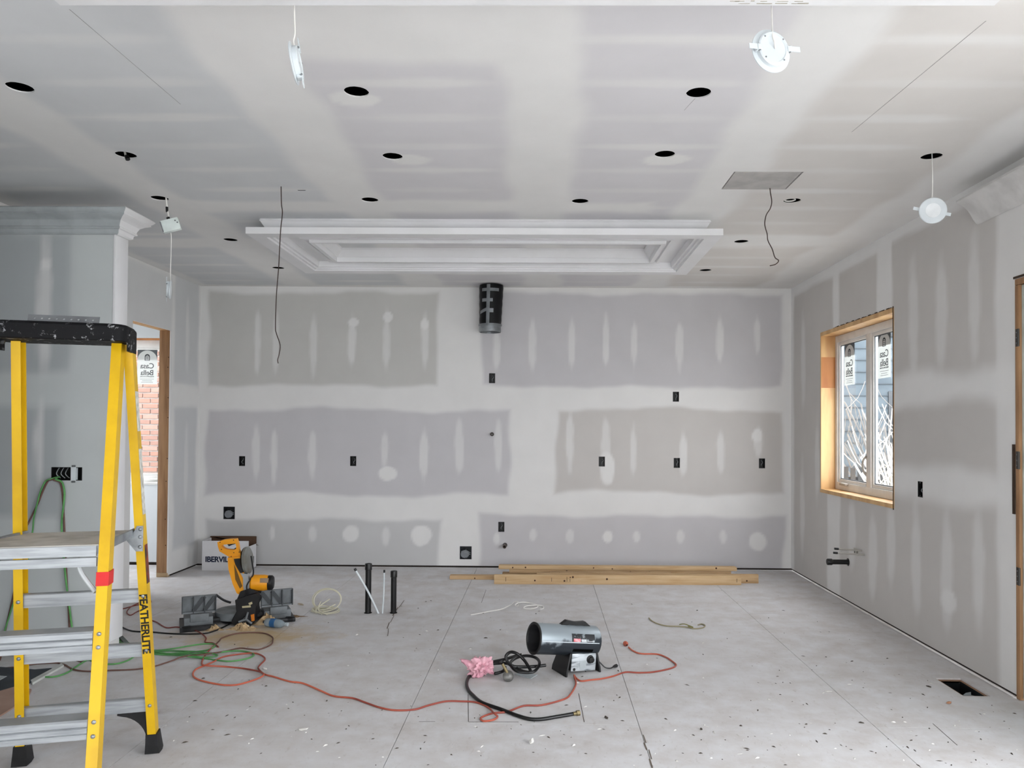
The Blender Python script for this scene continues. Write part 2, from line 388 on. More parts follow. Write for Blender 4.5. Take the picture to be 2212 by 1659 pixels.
# ================================================================= CEILING
HOLES = [(43, 189), (770, 198.5), (1509, 201), (272, 335), (848, 338), (1436, 333.5), (2012, 338.5), (345, 428.5), (799, 432), (1253, 435), (1711, 434), (498, 518.5), (1601, 522), (601, 579), (1524, 584)]
HR = .057
pa, pb = CE(1573, 390), CE(1718, 390); py0, py1 = CE(1620, 409).y, CE(1660, 371).y
PANEL = (CE(1557, 410).x, CE(1699, 408).x, CE(1620, 409).y, CE(1660, 371).y)
PANEL = (PANEL[0], PANEL[1], min(PANEL[2:]), max(PANEL[2:]))
def ceil_col(Wd):
    a, b = Wd[:, 0], Wd[:, 1]; it = []
    for x0, x1, c in ((-9, -2.6, 'blue'), (-2.6, -1.27, 'blue'), (-1.27, 0, 'violet'), (0, 1.13, 'violet'), (1.13, 5, 'beige')):
        it.append((((a >= x0) & (a < x1)).astype(float), BARE[c]*1.16))
    k = 0
    for yj in [3.435+.388*i for i in range(-4, 14)]:
        for xc in (-3.3, -1.93, -.66, .56, 1.72):
            k += 1; it.append((ellm(a, b, (xc+.06*math.sin(k*2.3), yj, .40+.05*math.sin(k), .045), .45, k)*(.55+.2*math.sin(k*1.7)), MUD))
    for i, xc in enumerate((-3.85, -2.62, -1.27, -.02, 1.13, 2.5)):
        d = np.abs(a-xc)-.185+wob(a, b, i, .022); it.append((sstep(d, .055), MUD))
    for r in ((-2.45, .75, 5.23, 5.50), (-1.27, -.02, 2.2, 3.24), (.0, 2.6, 2.2, 2.75), (1.15, 2.7, 6.15, 6.5), (-3.8, -2.2, 6.3, 6.6)):
        it.append((rectm(a, b, r, .06, r[0], .02), MUD))
    for r in ((-.40, .09, .25, .05), (.62, -.04, .12, .04)): pass
    for px, py in ((890, 345), (1440, 345), (770, 214)):
        q = CE(px, py); it.append((ellm(a, b, (q.x, q.y, .12, .09), .15, px), MUD))
    it.append((sstep(np.abs(XR-a)-.09+wob(a, b, 3, .01), .03), MUD)); it.append((sstep(np.abs(YB-b)-.10+wob(a, b, 4, .01), .03), MUD))
    it.append((sstep(np.abs(XL-a)-.09+wob(a, b, 3, .01), .03), MUD))
    # pencil lines snapped along the ceiling
    for p, q in (((150, 20), (390, 225)), ((2130, 45), (1840, 285))):
        p, q = CE(*p), CE(*q); d = np.abs((a-p.x)*(q.y-p.y)-(b-p.y)*(q.x-p.x))/math.hypot(q.x-p.x, q.y-p.y)
        t = ((a-p.x)*(q.x-p.x)+(b-p.y)*(q.y-p.y))/((q.x-p.x)**2+(q.y-p.y)**2)
    return paint(BARE['grey'], it)
Y0C = 2.0
circ = [(CE(*p).x-(XFL-.1), CE(*p).y-Y0C, HR) for p in HOLES]
prect = (PANEL[0]-(XFL-.1), PANEL[1]-(XFL-.1), PANEL[2]-Y0C, PANEL[3]-Y0C)
ceiling = sheet('ceiling', (XFL-.1, Y0C, HC), (1, 0, 0), (0, 1, 0), XR+.1-XFL+.1, YB+.1-Y0C, .033, ceil_col, [prect], circ, flip=True,
                label='taped drywall ceiling with round light holes and mudded seams', cat='ceiling')
cr = MB().add([(XFL-.1, YREAR-.1, HC), (XR+.1, YREAR-.1, HC), (XR+.1, Y0C, HC), (XFL-.1, Y0C, HC)], [(3, 2, 1, 0)]).build('ceiling_sheet', mat('rear_drywall', (.64, .64, .64), .85), None, recalc=False)
cr.parent = ceiling; cr.location = -ceiling.location
vo = MB().box(XFL-.15, XR+.15, YREAR-.15, YB+.15, HC+.02, HC+.32); vo.f = [f for f in vo.f if not all(abs(vo.v[i][2]-HC-.02) < 1e-5 for i in f)]
vo = vo.build('roof_void', M_DARK, None); vo.parent = ceiling; vo.location = -ceiling.location
for i, (p, q) in enumerate((((150, 20), (390, 225)), ((2130, 45), (1840, 285)), ((1502, 212), (1478, 238)))):
    a, b = CE(*p), CE(*q); a.z = b.z = HC-.0006
    o = MB().beam(a, b, .0022 if i < 2 else .0015, .0008).build('pencil_line', mat('pencil', '#a2a2a2', .9), ceiling); o.location = -ceiling.location

# ================================================================= WALLS
def rx(p0, p1, P): a, b = P(*p0), P(*p1); return a, b
OUTLETS_B = [(523, 996, 'black outlet box on back wall, leftmost in the middle row'), (763, 996, 'black outlet box in back wall between two vertical mud strips left of centre'), (1300, 997, 'black outlet box on back wall beside a bright white patch'),
             (1462, 1000, 'black outlet box, second from the right in the back wall middle row'), (1646, 1001, 'black outlet box on back wall nearest the right corner'), (1063, 817, 'black outlet box on back wall below the taped duct'),
             (1460, 857, 'black outlet box high on the white seam right of the duct'), (1083, 1138, 'black outlet box low on back wall above a pipe stub')]
BIGBOX_B = [(495, 1108, 24, 26, 'large metal box with grey receptacle above the cardboard carton'), (1006, 1194, 25, 27, 'large square box stuffed with cable near the floor')]
def brect(px, py, w, h):
    a, b = BW(px-w/2, py+h/2), BW(px+w/2, py-h/2); return (a.x, b.x, a.z, b.z)
OB = [brect(x, y, 12.5, 20.5) for x, y, _ in OUTLETS_B]; BB = [brect(x, y, w, h) for x, y, w, h, _ in BIGBOX_B]
Z0 = .022
def pr(P, x0, y0, x1, y1, ia=0):      # pixel rectangle -> wall rectangle
    a, b = P(x0, y1), P(x1, y0); return (min(a[ia], b[ia]), max(a[ia], b[ia]), a[2], b[2])
def pe(P, x, y, hx, hy, ia=0):
    c = P(x, y); d = P(x+hx, y); e = P(x, y+hy); return (c[ia], c[2], abs(d[ia]-c[ia]), abs(e[2]-c[2]))
def back_col(Wd):
    a, b = Wd[:, 0], Wd[:, 2]; it = [(np.ones(len(a)), MUD)]
    for i, (r, c) in enumerate((((452, 633, 947, 831), 'green'), ((1040, 636, 1691, 834), 'violet'), ((446, 887, 1100, 1066), 'violet'), ((1201, 886, 1694, 1063), 'beige'), ((443, 1124, 953, 1240), 'grey'), ((1038, 1117, 1695, 1240), 'violet'))):
        it.append((rectm(a, b, pr(BW, *r), .03, i*1.3, .016), BARE[c]))
    S = [(556, 742, 7, 66), (596, 740, 7, 62), (677, 752, 8, 62), (760, 742, 9, 54), (835, 733, 8, 58), (918, 731, 7, 56), (1073, 750, 8, 44), (1150, 741, 8, 54), (1235, 743, 7, 54), (1309, 740, 7, 52), (1370, 740, 6, 50), (1468, 744, 8, 50), (1555, 732, 7, 50), (1636, 725, 6, 36),
         (553, 982, 8, 56), (592, 980, 7, 55), (675, 980, 8, 50), (831, 970, 8, 40), (916, 978, 9, 55), (992, 966, 9, 55), (1076, 968, 8, 53), (1231, 947, 8, 62), (1308, 974, 9, 68), (1368, 972, 7, 50), (1476, 978, 9, 48), (1557, 974, 8, 43), (1638, 955, 8, 32),
         (588, 1150, 6, 16), (675, 1151, 9, 17), (833, 1159, 9, 20), (1073, 1163, 8, 14), (1152, 1155, 8, 13), (1231, 1157, 8, 14), (1375, 1159, 8, 13), (1470, 1159, 8, 14), (1562, 1160, 7, 14)]
    for i, e in enumerate(S): it.append((ellm(a, b, pe(BW, *e), .28, i)*(.62 if i % 3 else .72), MUD))
    for i, e in enumerate(((837, 1024, 20, 14), (762, 697, 11, 9), (838, 686, 10, 12), (918, 700, 9, 12), (1312, 1008, 16, 34), (1636, 940, 11, 13), (756, 1153, 18, 17), (910, 1157, 22, 20), (1314, 1159, 11, 13), (1636, 1171, 19, 19))):
        it.append((ellm(a, b, pe(BW, *e), .16, i+40)*.9, MUD*1.02))
    return paint(MUD, it)
def holes_rel(rs, u0, v0): return [(a-u0, b-u0, c-v0, d-v0) for a, b, c, d in rs]
wall_back = sheet('wall_back', (XL, YB, Z0), (1, 0, 0), (0, 0, 1), XR-XL, HC-Z0, .022, back_col, holes_rel(OB+BB, XL, Z0),
                  label='unpainted back wall of taped grey drywall panels', cat='wall')
MB().box(XL-.1, XR+.1, YB+.02, YB+.12, 0, .09).build('bottom_plate', mat('plate_shadowed', '#241c16', .9), wall_back, ).location = -wall_back.location  # plate wood coloured near black to paint the shadow in the floor gap

# right wall
WY0, WY1, WZ0, WZ1 = 5.985, 7.52, .945, 2.46
DY0, DY1, DZ = 3.46, 4.44, 2.40
orr = RW(1988, 1057); OR = (orr.y-.033, orr.y+.033, orr.z-.055, orr.z+.055)
def right_col(Wd):
    a, b = Wd[:, 1], Wd[:, 2]; it = [(np.ones(len(a)), BARE['beige']*.99)]
    for i, (x, y, hx, hy) in enumerate(((1973, 690, 11, 120), (2033, 670, 12, 120), (2105, 650, 13, 130), (1979, 1215, 11, 110), (2045, 1235, 12, 130), (2114, 1240, 13, 120), (1885, 1200, 9, 90), (1925, 1180, 9, 90), (1840, 1150, 8, 70), (1735, 780, 5, 90), (1733, 1090, 5, 90), (1765, 990, 5, 80))):
        it.append((ellm(a, b, pe(RW, x, y, hx, hy, 1), .35, i)*.55, MUD))
    it.append((ellm(a, b, pe(RW, 2050, 1300, 16, 28, 1), .2, 3)*.8, MUD)); it.append((ellm(a, b, pe(RW, 1800, 1240, 14, 40, 1), .2, 5)*.8, MUD))
    y0 = RW(2190, 800).y-.6
    it.append((rectm(a, b, (2.0, 6.1, 1.70, 1.93), .06, 2, .02)*1.0, MUD)); it.append((rectm(a, b, (2.0, 6.1, 1.06, 1.27), .07, 5, .02)*.95, MUD))
    it.append((rectm(a, b, (7.07, 7.22, WZ1, 3.2), .02, 1, .008)*.9, MUD)); it.append((rectm(a, b, (6.0, 6.28, WZ1, 3.2), .02, 2, .008)*.9, MUD))
    it.append((rectm(a, b, (7.04, 7.36, -.1, WZ0), .02, 4, .008)*.8, MUD))
    it.append((rectm(a, b, (3.2, 4.62, -.1, 3.2), .03, 6, .01)*.8, MUD))
    it.append((sstep(np.abs(YB-a)-.09+wob(a, b, 3, .01), .03), MUD)); it.append((sstep(np.abs(HC-b)-.10+wob(a, b, 4, .01), .03), MUD))
    return paint(MUD, it)
wall_right = sheet('wall_right', (XR, YREAR, Z0), (0, 1, 0), (0, 0, 1), YB-YREAR, HC-Z0, .03, right_col, holes_rel([(WY0, WY1, WZ0, WZ1), (DY0, DY1, -1, DZ), OR]+[(a, b, c, d) for a, b, c, d in SIDE_WIN], YREAR, Z0), flip=True,
                   label='taped drywall wall on the right with the twin window', cat='wall')
MB().box(XR+.02, XR+.12, YREAR, DY0-.02, 0, .04).box(XR+.02, XR+.12, DY1+.02, YB, 0, .09).build('bottom_plate', MATS['plate_shadowed'], wall_right).location = -wall_right.location

# left wall with the door opening
LY0, LY1, LZ = LW(287, 697).y, LW(370, 712).y, 2.50
def left_col(Wd):
    a, b = Wd[:, 1], Wd[:, 2]; it = [(np.ones(len(a)), MUD)]
    for i, r in enumerate(((376, 600, 430, 826), (372, 884, 424, 1190), (262, 600, 372, 826))):
        q = pr(LW, *r, ia=1); it.append((rectm(a, b, q, .03, i, .012)*(.9 if i < 2 else .55), BARE['blue']*1.05))
    for i, e in enumerate(((405, 720, 4, 70), (402, 1000, 4, 80))): it.append((ellm(a, b, pe(LW, *e, ia=1), .3, i)*.6, MUD))
    return paint(MUD, it)
wall_left = sheet('wall_left', (XL, YP+.14, Z0), (0, 1, 0), (0, 0, 1), YB-YP-.14, HC-Z0, .03, left_col, holes_rel([(LY0, LY1, -1, LZ)], YP+.14, Z0),
                  label='pale drywall side wall on the left with a narrow doorway', cat='wall')
lw2 = MB()
for q in ((YP+.14, LY0, 0, HC), (LY1, YB, 0, HC), (LY0, LY1, LZ, HC)):
    lw2.add([(XL-.118, q[0], q[2]), (XL-.118, q[1], q[2]), (XL-.118, q[1], q[3]), (XL-.118, q[0], q[3])], [(3, 2, 1, 0)])
lw2.build('rear_sheet', MATS['rear_drywall'], wall_left, recalc=False).location = -wall_left.location
MB().box(XL-.1, XL-.02, LY1+.04, YB, 0, .09).build('bottom_plate', MATS['plate_shadowed'], wall_left).location = -wall_left.location

# partition left of the camera, ends in a white board
def part_col(Wd):
    a, b = Wd[:, 0], Wd[:, 2]; it = [(np.ones(len(a)), np.array([.51, .54, .54]))]
    for i, r in enumerate(((-260, 505, 155, 800), (-260, 880, 128, 1110))): it.append((rectm(a, b, pr(PW, *r), .035, i, .012), np.array([.385, .41, .42])))
    for i, e in enumerate(((97, 640, 16, 150), (85, 960, 10, 90))): it.append((ellm(a, b, pe(PW, *e), .35, i)*.6, MUD))
    it.append((ellm(a, b, pe(PW, 97, 572, 10, 14), .3, 9)*.8, MUD))
    return paint(MUD, it)
g0, g1 = PW(111.5, 1037), PW(177, 1010)
wall_part = sheet('wall_partition', (XFL, YP, Z0), (1, 0, 0), (0, 0, 1), XP-XFL, 2.95-Z0, .033, part_col, holes_rel([(g0.x, g1.x, g0.z, g1.z)], XFL, Z0),
                  label='drywall partition behind the yellow ladder', cat='wall')
pt = MB().add([(XFL, YP+.14, 0), (XP, YP+.14, 0), (XP, YP+.14, 2.95), (XFL, YP+.14, 2.95)], [(0, 1, 2, 3)]).add([(XP, YP, 0), (XP, YP+.14, 0), (XP, YP+.14, 2.95), (XP, YP, 2.95)], [(3, 2, 1, 0)]).add([(XFL, YP, 2.95), (XP, YP, 2.95), (XP, YP+.14, 2.95), (XFL, YP+.14, 2.95)], [(0, 1, 2, 3)])
pt.build('rear_sheet', MATS['rear_drywall'], wall_part, recalc=False).location = -wall_part.location
MB().box(XFL, XP-.02, YP+.02, YP+.12, 0, .09).build('bottom_plate', MATS['plate_shadowed'], wall_part).location = -wall_part.location

# remaining shell of the place
flat = lambda Wd: np.repeat(np.array([[.63, .63, .63]]), len(Wd), 0)
rel = lambda q: (q[0]-XFL, q[1]-XFL, q[2], q[3])
sheet('wall_rear', (XFL, YREAR, 0), (1, 0, 0), (0, 0, 1), XR-XFL, HC, .5, flat, [rel(q) for q in REAR_WIN], flip=True, depth=.14, label='rear wall with two windows behind the viewer', cat='wall')
XS, YS = -2.75, 2.95     # near room narrowed by added walls that keep light off the partition
sheet('added_wall_near_left', (XS, YREAR, 0), (0, 1, 0), (0, 0, 1), YS-YREAR, HC, .5, flat, label='unseen near left wall added to shade the partition', cat='wall')
sheet('added_wall_recess', (XFL, YS, 0), (1, 0, 0), (0, 0, 1), XS-XFL, HC, .5, flat, flip=True, label='unseen return of the added shading wall left of the ladder', cat='wall')
sheet('wall_far_left', (XFL, YS, 0), (0, 1, 0), (0, 0, 1), YP+.14-YS, HC, .5, flat, label='far left wall of the recess outside the picture', cat='wall')
sheet('wall_side_room', (XFL, YP+.14, 0), (0, 1, 0), (0, 0, 1), YB-YP-.14, HC, .5, flat, [(SW[0]-YP-.14, SW[1]-YP-.14, SW[2], SW[3])], depth=.12, label='outer wall of the small room beyond the doorway', cat='wall')
W2 = (-4.70, -4.00, .90, 2.50)
def side_col(Wd): return np.repeat(np.array([[.60, .63, .65]]), len(Wd), 0)
wsb = sheet('wall_side_back', (XFL, YB, .035), (1, 0, 0), (0, 0, 1), XL-.118-XFL, HC-.035, .2, side_col, holes_rel([W2], XFL, .035), depth=.09, label='pale grey wall below the window seen through the doorway', cat='wall')
MB().box(XFL, XL-.12, YB+.02, YB+.12, 0, .10).build('bottom_plate', MATS['plate_shadowed'], wsb).location = -wsb.location

# ================================================================= DOORWAY LEFT: rough wooden studs
dj = thing('door_1', 'narrow rough doorway framed with brown studs in the left wall', 'doorway', ((XL-.06), (LY0+LY1)/2, 0), world=True, kind='structure')
MB().box(XL-.116, XL-.013, LY1-.001, LY1+.037, .045, LZ, .002).build('jamb_stud', M_JAMB, dj)
MB().box(XL-.116, XL-.002, LY1-.004, LY1+.04, .001, .043, .002).build('plate_end', mat('plate_end_grain', '#b39a78', .8), dj)
MB().box(XL-.116, XL-.013, LY0-.037, LY0+.001, .001, LZ, .002).build('jamb_stud', M_JAMB, dj)
MB().box(XL-.116, XL-.013, LY0-.03, LY1+.037, LZ+.001, LZ+.04, .002).build('header', M_STUD, dj)
kn = mat('knot', '#4a2e1a', .7)
for z in (.35, .62, .98, 1.2, 1.62, 1.85, 2.1, 2.25):
    MB().lathe([(.0005, 0), (.006, 0.0004)], (XL-.02-.02*random.random(), LY1-.0014, z+random.uniform(-.04, .04)), (0, -1, 0), 8).build('knot', kn, dj)

# ================================================================= MOULDINGS
def ring_trim(name, x0, x1, y0, y1, prof, label, sides='FBLR', zt=0, drop=None):
    o = thing(name, label, 'moulding', ((x0+x1)/2, (y0+y1)/2, HC), world=True, kind='structure')
    def pts(d, z): return [Vector((x0+d, y0+d, z)), Vector((x1-d, y0+d, z)), Vector((x1-d, y1-d, z)), Vector((x0+d, y1-d, z))]
    loops = [pts(d, z) for d, z in prof]
    for nm, i, j in (('F', 0, 1), ('R', 1, 2), ('B', 2, 3), ('L', 3, 0)):
        if nm not in sides: continue
        a = [l[i] for l in loops]; b = [l[j] for l in loops]; n = len(a)
        MB().add(a+b, [(k, k+1, n+k+1, n+k) for k in range(n-1)]).build('moulding_run', M_WHITE, o, smooth=20, recalc=True)
    return o
PROF = [(.078, HC), (.072, 3.062), (.08, 3.055), (.088, 3.04), (.104, 3.015), (.108, 2.992), (0, 2.992), (0, 2.944), (.115, 2.944), (.12, 2.957), (.145, 2.957), (.15, 2.970), (.178, 2.970), (.186, 3.02), (.335, 3.02),
        (.34, 2.982), (.37, 2.982), (.374, 2.998), (.405, 2.998), (.41, 2.966), (.45, 2.966), (.45, 3.006), (.462, 3.008), (.485, 3.03), (.512, 3.05), (.52, 3.06), (.52, HC)]
PROF = [(d if d < .115 else .112+(d-.112)*.83, z) for d, z in PROF]
ring_trim('trim_1', -2.19, 1.31, 5.60, 7.04, PROF, 'large stepped white moulding frame on the ceiling near the back wall')
nt_ = ring_trim('trim_2', -1.64, 1.50, 1.20, 2.56, PROF, 'near white ceiling moulding frame cut by the top edge')
q = plane(1650, 6, 2, 2.9435)
sm = MB()
for k in range(14):
    x_ = q.x-.12+.018*k+random.uniform(-.02, .02); sm.box(x_, x_+random.uniform(.01, .05), 2.532+.014*(k % 2)+random.uniform(-.002, .002), 2.5335+.014*(k % 2)+random.uniform(0, .003), 2.9432, 2.9441)
sm.build('scuff_mark', mat('scuff', '#a8a294', .9), nt_)

def crown_run(prof, P, Q, out):
    P, Q, out = Vector(P), Vector(Q), Vector(out); n = len(prof); 
    return [P+out*d+Vector((0, 0, z)) for d, z in prof], [Q+out*d+Vector((0, 0, z)) for d, z in prof]
CP = [(0, 2.955), (.118, 2.955), (.124, 2.946), (.116, 2.93), (.112, 2.925), (.102, 2.915), (.104, 2.905), (.098, 2.9), (.075, 2.888), (.052, 2.868), (.04, 2.84), (.036, 2.822), (.042, 2.815), (.040, 2.806), (.028, 2.80), (.024, 2.79), (.022, 2.772), (.014, 2.764), (.002, 2.76)]
CP = [(d, 2.955-(2.955-z)*.81) for d, z in CP]
col = thing('trim_3', 'white crown moulding and end board on the partition corner', 'moulding', (XP, YP+.07, 0), world=True, kind='structure')
xb, yf, yb = XP+.022, YP, YP+.14
corners = [((XFL, yf), (0, -1)), ((xb, yf), (1, -1)), ((xb, yb), (1, 1)), ((XFL, yb), (0, 1))]
lo = [[Vector((x+dx*d, y+dy*d, z)) for d, z in CP] for (x, y), (dx, dy) in corners]
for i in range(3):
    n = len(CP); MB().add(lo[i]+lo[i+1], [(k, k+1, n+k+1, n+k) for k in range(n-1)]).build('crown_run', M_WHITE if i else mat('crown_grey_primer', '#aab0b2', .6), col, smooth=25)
MB().box(XP+.001, XP+.02, YP-.004, YP+.146, .10, 2.80, .002).build('end_board', M_WHITE, col)
# drywall cove on the right wall, it starts beyond the side door
CV = [(0, 2.965), (.138, 2.965), (.138, 2.953), (.118, 2.944), (.092, 2.928), (.068, 2.905), (.05, 2.88), (.034, 2.85), (.014, 2.822), (.002, 2.815)]
yc = RW(2113, 485).y; a, b = [Vector((XR-d, yc, z)) for d, z in CV], [Vector((XR-d, YREAR, z)) for d, z in CV]; n = len(CV)
cv = MB().add(a+b, [(k, k+1, n+k+1, n+k) for k in range(n-1)]+[tuple(range(n))])
tag(cv.build('trim_4', mat('cove_plaster', (.62, .61, .595), .85), base=(XR-.05, yc-2, 2.9), smooth=60), 'curved plaster cove along the top of the right wall', 'moulding', kind='structure')

# ================================================================= WINDOW ON THE RIGHT
def film_mat(name, c):
    m = bpy.data.materials.new(name); m.use_nodes = True; nt = m.node_tree; N = nt.nodes; N.remove(N['Principled BSDF'])
    d = N.new('ShaderNodeBsdfDiffuse'); d.inputs[0].default_value = (*c, 1); t = N.new('ShaderNodeBsdfTranslucent'); t.inputs[0].default_value = (*c, 1)
    x = N.new('ShaderNodeMixShader'); x.inputs[0].default_value = .35; nt.links.new(d.outputs[0], x.inputs[1]); nt.links.new(t.outputs[0], x.inputs[2]); nt.links.new(x.outputs[0], N['Material Output'].inputs[0]); MATS[name] = m; return m
M_PAPER = film_mat('sticker_film', (.8, .82, .81)); M_INK = mat('sticker_ink', '#3c4246', .7); M_INKD = film_mat('sticker_corner', (.16, .17, .18))
def arch_poly(w, h, r, n=14):
    pts = [(-w/2, 0), (w/2, 0), (w/2, h-r)]
    for i in range(1, n): t = math.pi*i/n; pts.append((w/2*math.cos(t), h-r+r*math.sin(t)))
    pts.append((-w/2, h-r)); return pts
def sticker(label, C, ax, nx, w, h, parent_w):
    """C bottom centre, ax = direction that runs to the right as seen from the room, nx = towards the room"""
    C, ax, nx = Vector(C), Vector(ax), Vector(nx); up = Vector((0, 0, 1))
    t = thing('window_sticker', label, 'sticker', C, world=True, group='manufacturer stickers on the window panes')
    f = lambda a, b, y: C+ax*a+up*b+nx*y
    cw = .012
    MB().prism([(-w/2, h*.72), (w/2, h*.72), (w/2, h*1.03), (-w/2, h*1.03)], .0005, .0015, fn=f).build('corner_film', M_INKD, t)
    MB().prism(arch_poly(w, h, w*.5), .002, .003, fn=f).build('film', M_PAPER, t)
    k = w*.13
    def ar(s): return [(a*s, h*.70+b*s) for a, b in arch_poly(k*2, k*2.5, k, 10)]
    def ar2(s): return [(a*s, h*.70+b*s+(1-s)*k*.6) for a, b in arch_poly(k*2, k*2.5, k, 10)]
    MB().ring(ar(1), ar2(.72), .0031, .0036, fn=f).build('arch_logo', M_INK, t)
    lg = MB()
    for i in range(3): lg.prism([(-k*.5, h*.70+k*(.5+.5*i)), (k*.5, h*.70+k*(.5+.5*i)), (k*.5, h*.70+k*(.7+.5*i)), (-k*.5, h*.70+k*(.7+.5*i))], .0031, .0036, fn=f)
    lg.build('arch_logo_bars', M_INK, t)
    R3 = Matrix((ax, up, nx)).transposed().to_4x4()
    for s, y, sz in (('Casa', .535, .37), ('Bella', .335, .37), ('WINDOWS & DOORS', .225, .075)):
        text_part('lettering', s, w*sz, M_INK, t, Matrix.Translation(C+up*h*y+nx*.0036) @ R3, mirror=True)
    for i, (y, l) in enumerate(((.15, .7), (.10, .5), (.055, .6))):
        MB().prism([(-w*l/2, h*y), (w*l/2, h*y), (w*l/2, h*y+.003), (-w*l/2, h*y+.003)], .0031, .0035, fn=f).build('fine_print', M_INK, t)
    return t
w1 = thing('window_1', 'two-pane casement window with raw pine liner in the right wall', 'window', (XR+.1, (WY0+WY1)/2, WZ0), world=True, kind='structure')
D = .165
MB().box(XR-.002, XR+D, WY1-.001, WY1+.02, WZ0-.02, WZ1+.02).build('liner_board', M_LINER, w1)
MB().box(XR-.002, XR+D, WY0-.02, WY0+.001, WZ0-.02, WZ1+.02).build('liner_board', M_LINER, w1)
MB().box(XR-.006, XR+D, WY0, WY1, WZ1-.018, WZ1+.02).build('liner_board', M_LINER, w1)
MB().box(XR-.012, XR+D, WY0, WY1, WZ0-.02, WZ0+.014).build('liner_board', M_LINER, w1)
M_PINED = mat('darker_pine', '#b67a44', .5, col2='#a3683a', scale=3, stretch=(3, 3, .6))
MB().box(XR+.001, XR+.15, WY1-.0025, WY1-.0008, 1.94, 2.24).build('darker_block', M_PINED, w1)
blk = MB(); 
for i in range(28):
    t = i/27; y = WY0+.02+t*1.15; blk.box(XR-.004, XR+.002, y, y+.044, WZ1+.014, WZ1+.026+.004*math.sin(i*2.3))
blk.box(XR-.004, XR+.002, WY0-.014, WY0-.003, WZ0-.03, WZ1+.03)
blk.build('torn_board_edge', mat('torn_edge', '#3b2c20', .9), w1)
FX0, FX1 = XR+.135, XR+.195
mid0, mid1 = 6.71, 6.80
fr = MB().box(FX0, FX1, WY0+.001, WY0+.055, WZ0+.015, WZ1-.019, .004).box(FX0, FX1, WY1-.055, WY1-.001, WZ0+.015, WZ1-.019, .004).box(FX0, FX1, WY0+.05, WY1-.05, WZ1-.085, WZ1-.019, .004).box(FX0, FX1, WY0+.05, WY1-.05, WZ0+.015, WZ0+.085, .004).box(FX0, FX1, mid0, mid1, WZ0+.08, WZ1-.08, .004)
fr.build('frame', M_VINYL, w1)
for y0, y1 in ((WY0+.055, mid0), (mid1, WY1-.055)):
    z0, z1 = WZ0+.085, WZ1-.085; s_ = .032
    sa = MB()
    for q in ((y0+.002, y0+s_, z0, z1), (y1-s_, y1-.002, z0, z1), (y0+s_, y1-s_, z0, z0+s_), (y0+s_, y1-s_, z1-s_, z1)): sa.box(FX0+.012, FX1-.01, *q, .003)
    sh = sa.build('sash', M_VINYL, w1)
    bead = MB()
    for q in ((y0+s_-.001, y0+s_+.007, z0+s_, z1-s_), (y1-s_-.007, y1-s_+.001, z0+s_, z1-s_), (y0+s_, y1-s_, z0+s_, z0+s_+.008), (y0+s_, y1-s_, z1-s_-.008, z1-s_)): bead.box(FX0+.02, FX0+.03, *q)
    bead.build('gasket', mat('gasket_grey', '#5a5f62', .6), sh)
    MB().box(FX0+.03, FX0+.034, y0+s_-.004, y1-s_+.004, z0+s_-.004, z1-s_+.004).build('pane', M_GLASS, sh)
hx = FX0-.012
MB().tube([(hx+.01, 6.79, 1.30), (hx-.012, 6.80, 1.27), (hx-.016, 6.815, 1.22), (hx-.008, 6.81, 1.17), (hx+.01, 6.80, 1.14)], .008, 8).build('crank_lock', mat('handle_grey', '#9b958c', .4), w1)
MB().box(hx-.02, hx+.014, 7.2, 7.34, WZ0+.062, WZ0+.085, .006).build('crank_handle', MATS['handle_grey'], w1)
# the stickers sit on the panes
gx = FX0+.028
gy = lambda px: plane(px, 900, 0, gx).y
gz = lambda px, py: plane(px, py, 0, gx).z
sticker('sticker with mirrored lettering on the far pane of the right window', (gx, 7.235, gz(1826, 833)), (0, -1, 0), (-1, 0, 0), .235, gz(1826, 745)-gz(1826, 833)-.01, None)
sticker('sticker with mirrored lettering on the near pane of the right window', (gx, 6.50, gz(1900, 818)), (0, -1, 0), (-1, 0, 0), .235, gz(1900, 722)-gz(1900, 818), None)

# ================================================================= WINDOW BEYOND THE DOORWAY
w2 = thing('window_2', 'white window seen through the left doorway with brick outside', 'window', ((W2[0]+W2[1])/2, YB+.1, W2[2]), world=True, kind='structure')
a, b, c, d = W2; y0, y1 = YB+.075, YB+.15
MB().box(a-.02, b+.02, YB+.002, YB+.09, d-.016, d+.02).build('liner_board', M_PINED, w2)
MB().box(a-.01, b+.01, YB-.012, YB+.09, c-.016, c+.012, .002).build('sill', M_VINYL, w2)
MB().box(a, a+.055, y0, y1, c+.012, d-.016, .004).box(b-.055, b, y0, y1, c+.012, d-.016, .004).box(a+.05, b-.05, y0, y1, d-.1, d-.016, .004).box(a+.05, b-.05, y0, y1, c+.012, c+.08, .004).build('frame', M_VINYL, w2)
sh = MB().box(a+.056, a+.085, y0+.012, y1-.01, c+.08, d-.1, .003).box(b-.085, b-.056, y0+.012, y1-.01, c+.08, d-.1, .003).box(a+.085, b-.085, y0+.012, y1-.01, c+.08, c+.1, .003).box(a+.085, b-.085, y0+.012, y1-.01, d-.12, d-.1, .003).build('sash', M_VINYL, w2)
MB().box(a+.08, b-.08, y0+.035, y0+.039, c+.095, d-.115).build('pane', M_GLASS, sh)
MB().box(-4.35, -4.2, y0-.018, y0+.004, c+.03, c+.05, .006).build('crank_handle', M_VINYL, w2)
s0, s1 = plane(296, 830, 1, y0+.03), plane(340, 757, 1, y0+.03)
sticker('sticker with mirrored lettering on the window beyond the left doorway', ((s0.x+s1.x)/2, y0+.032, s0.z), (1, 0, 0), (0, -1, 0), s1.x-s0.x, s1.z-s0.z, None)

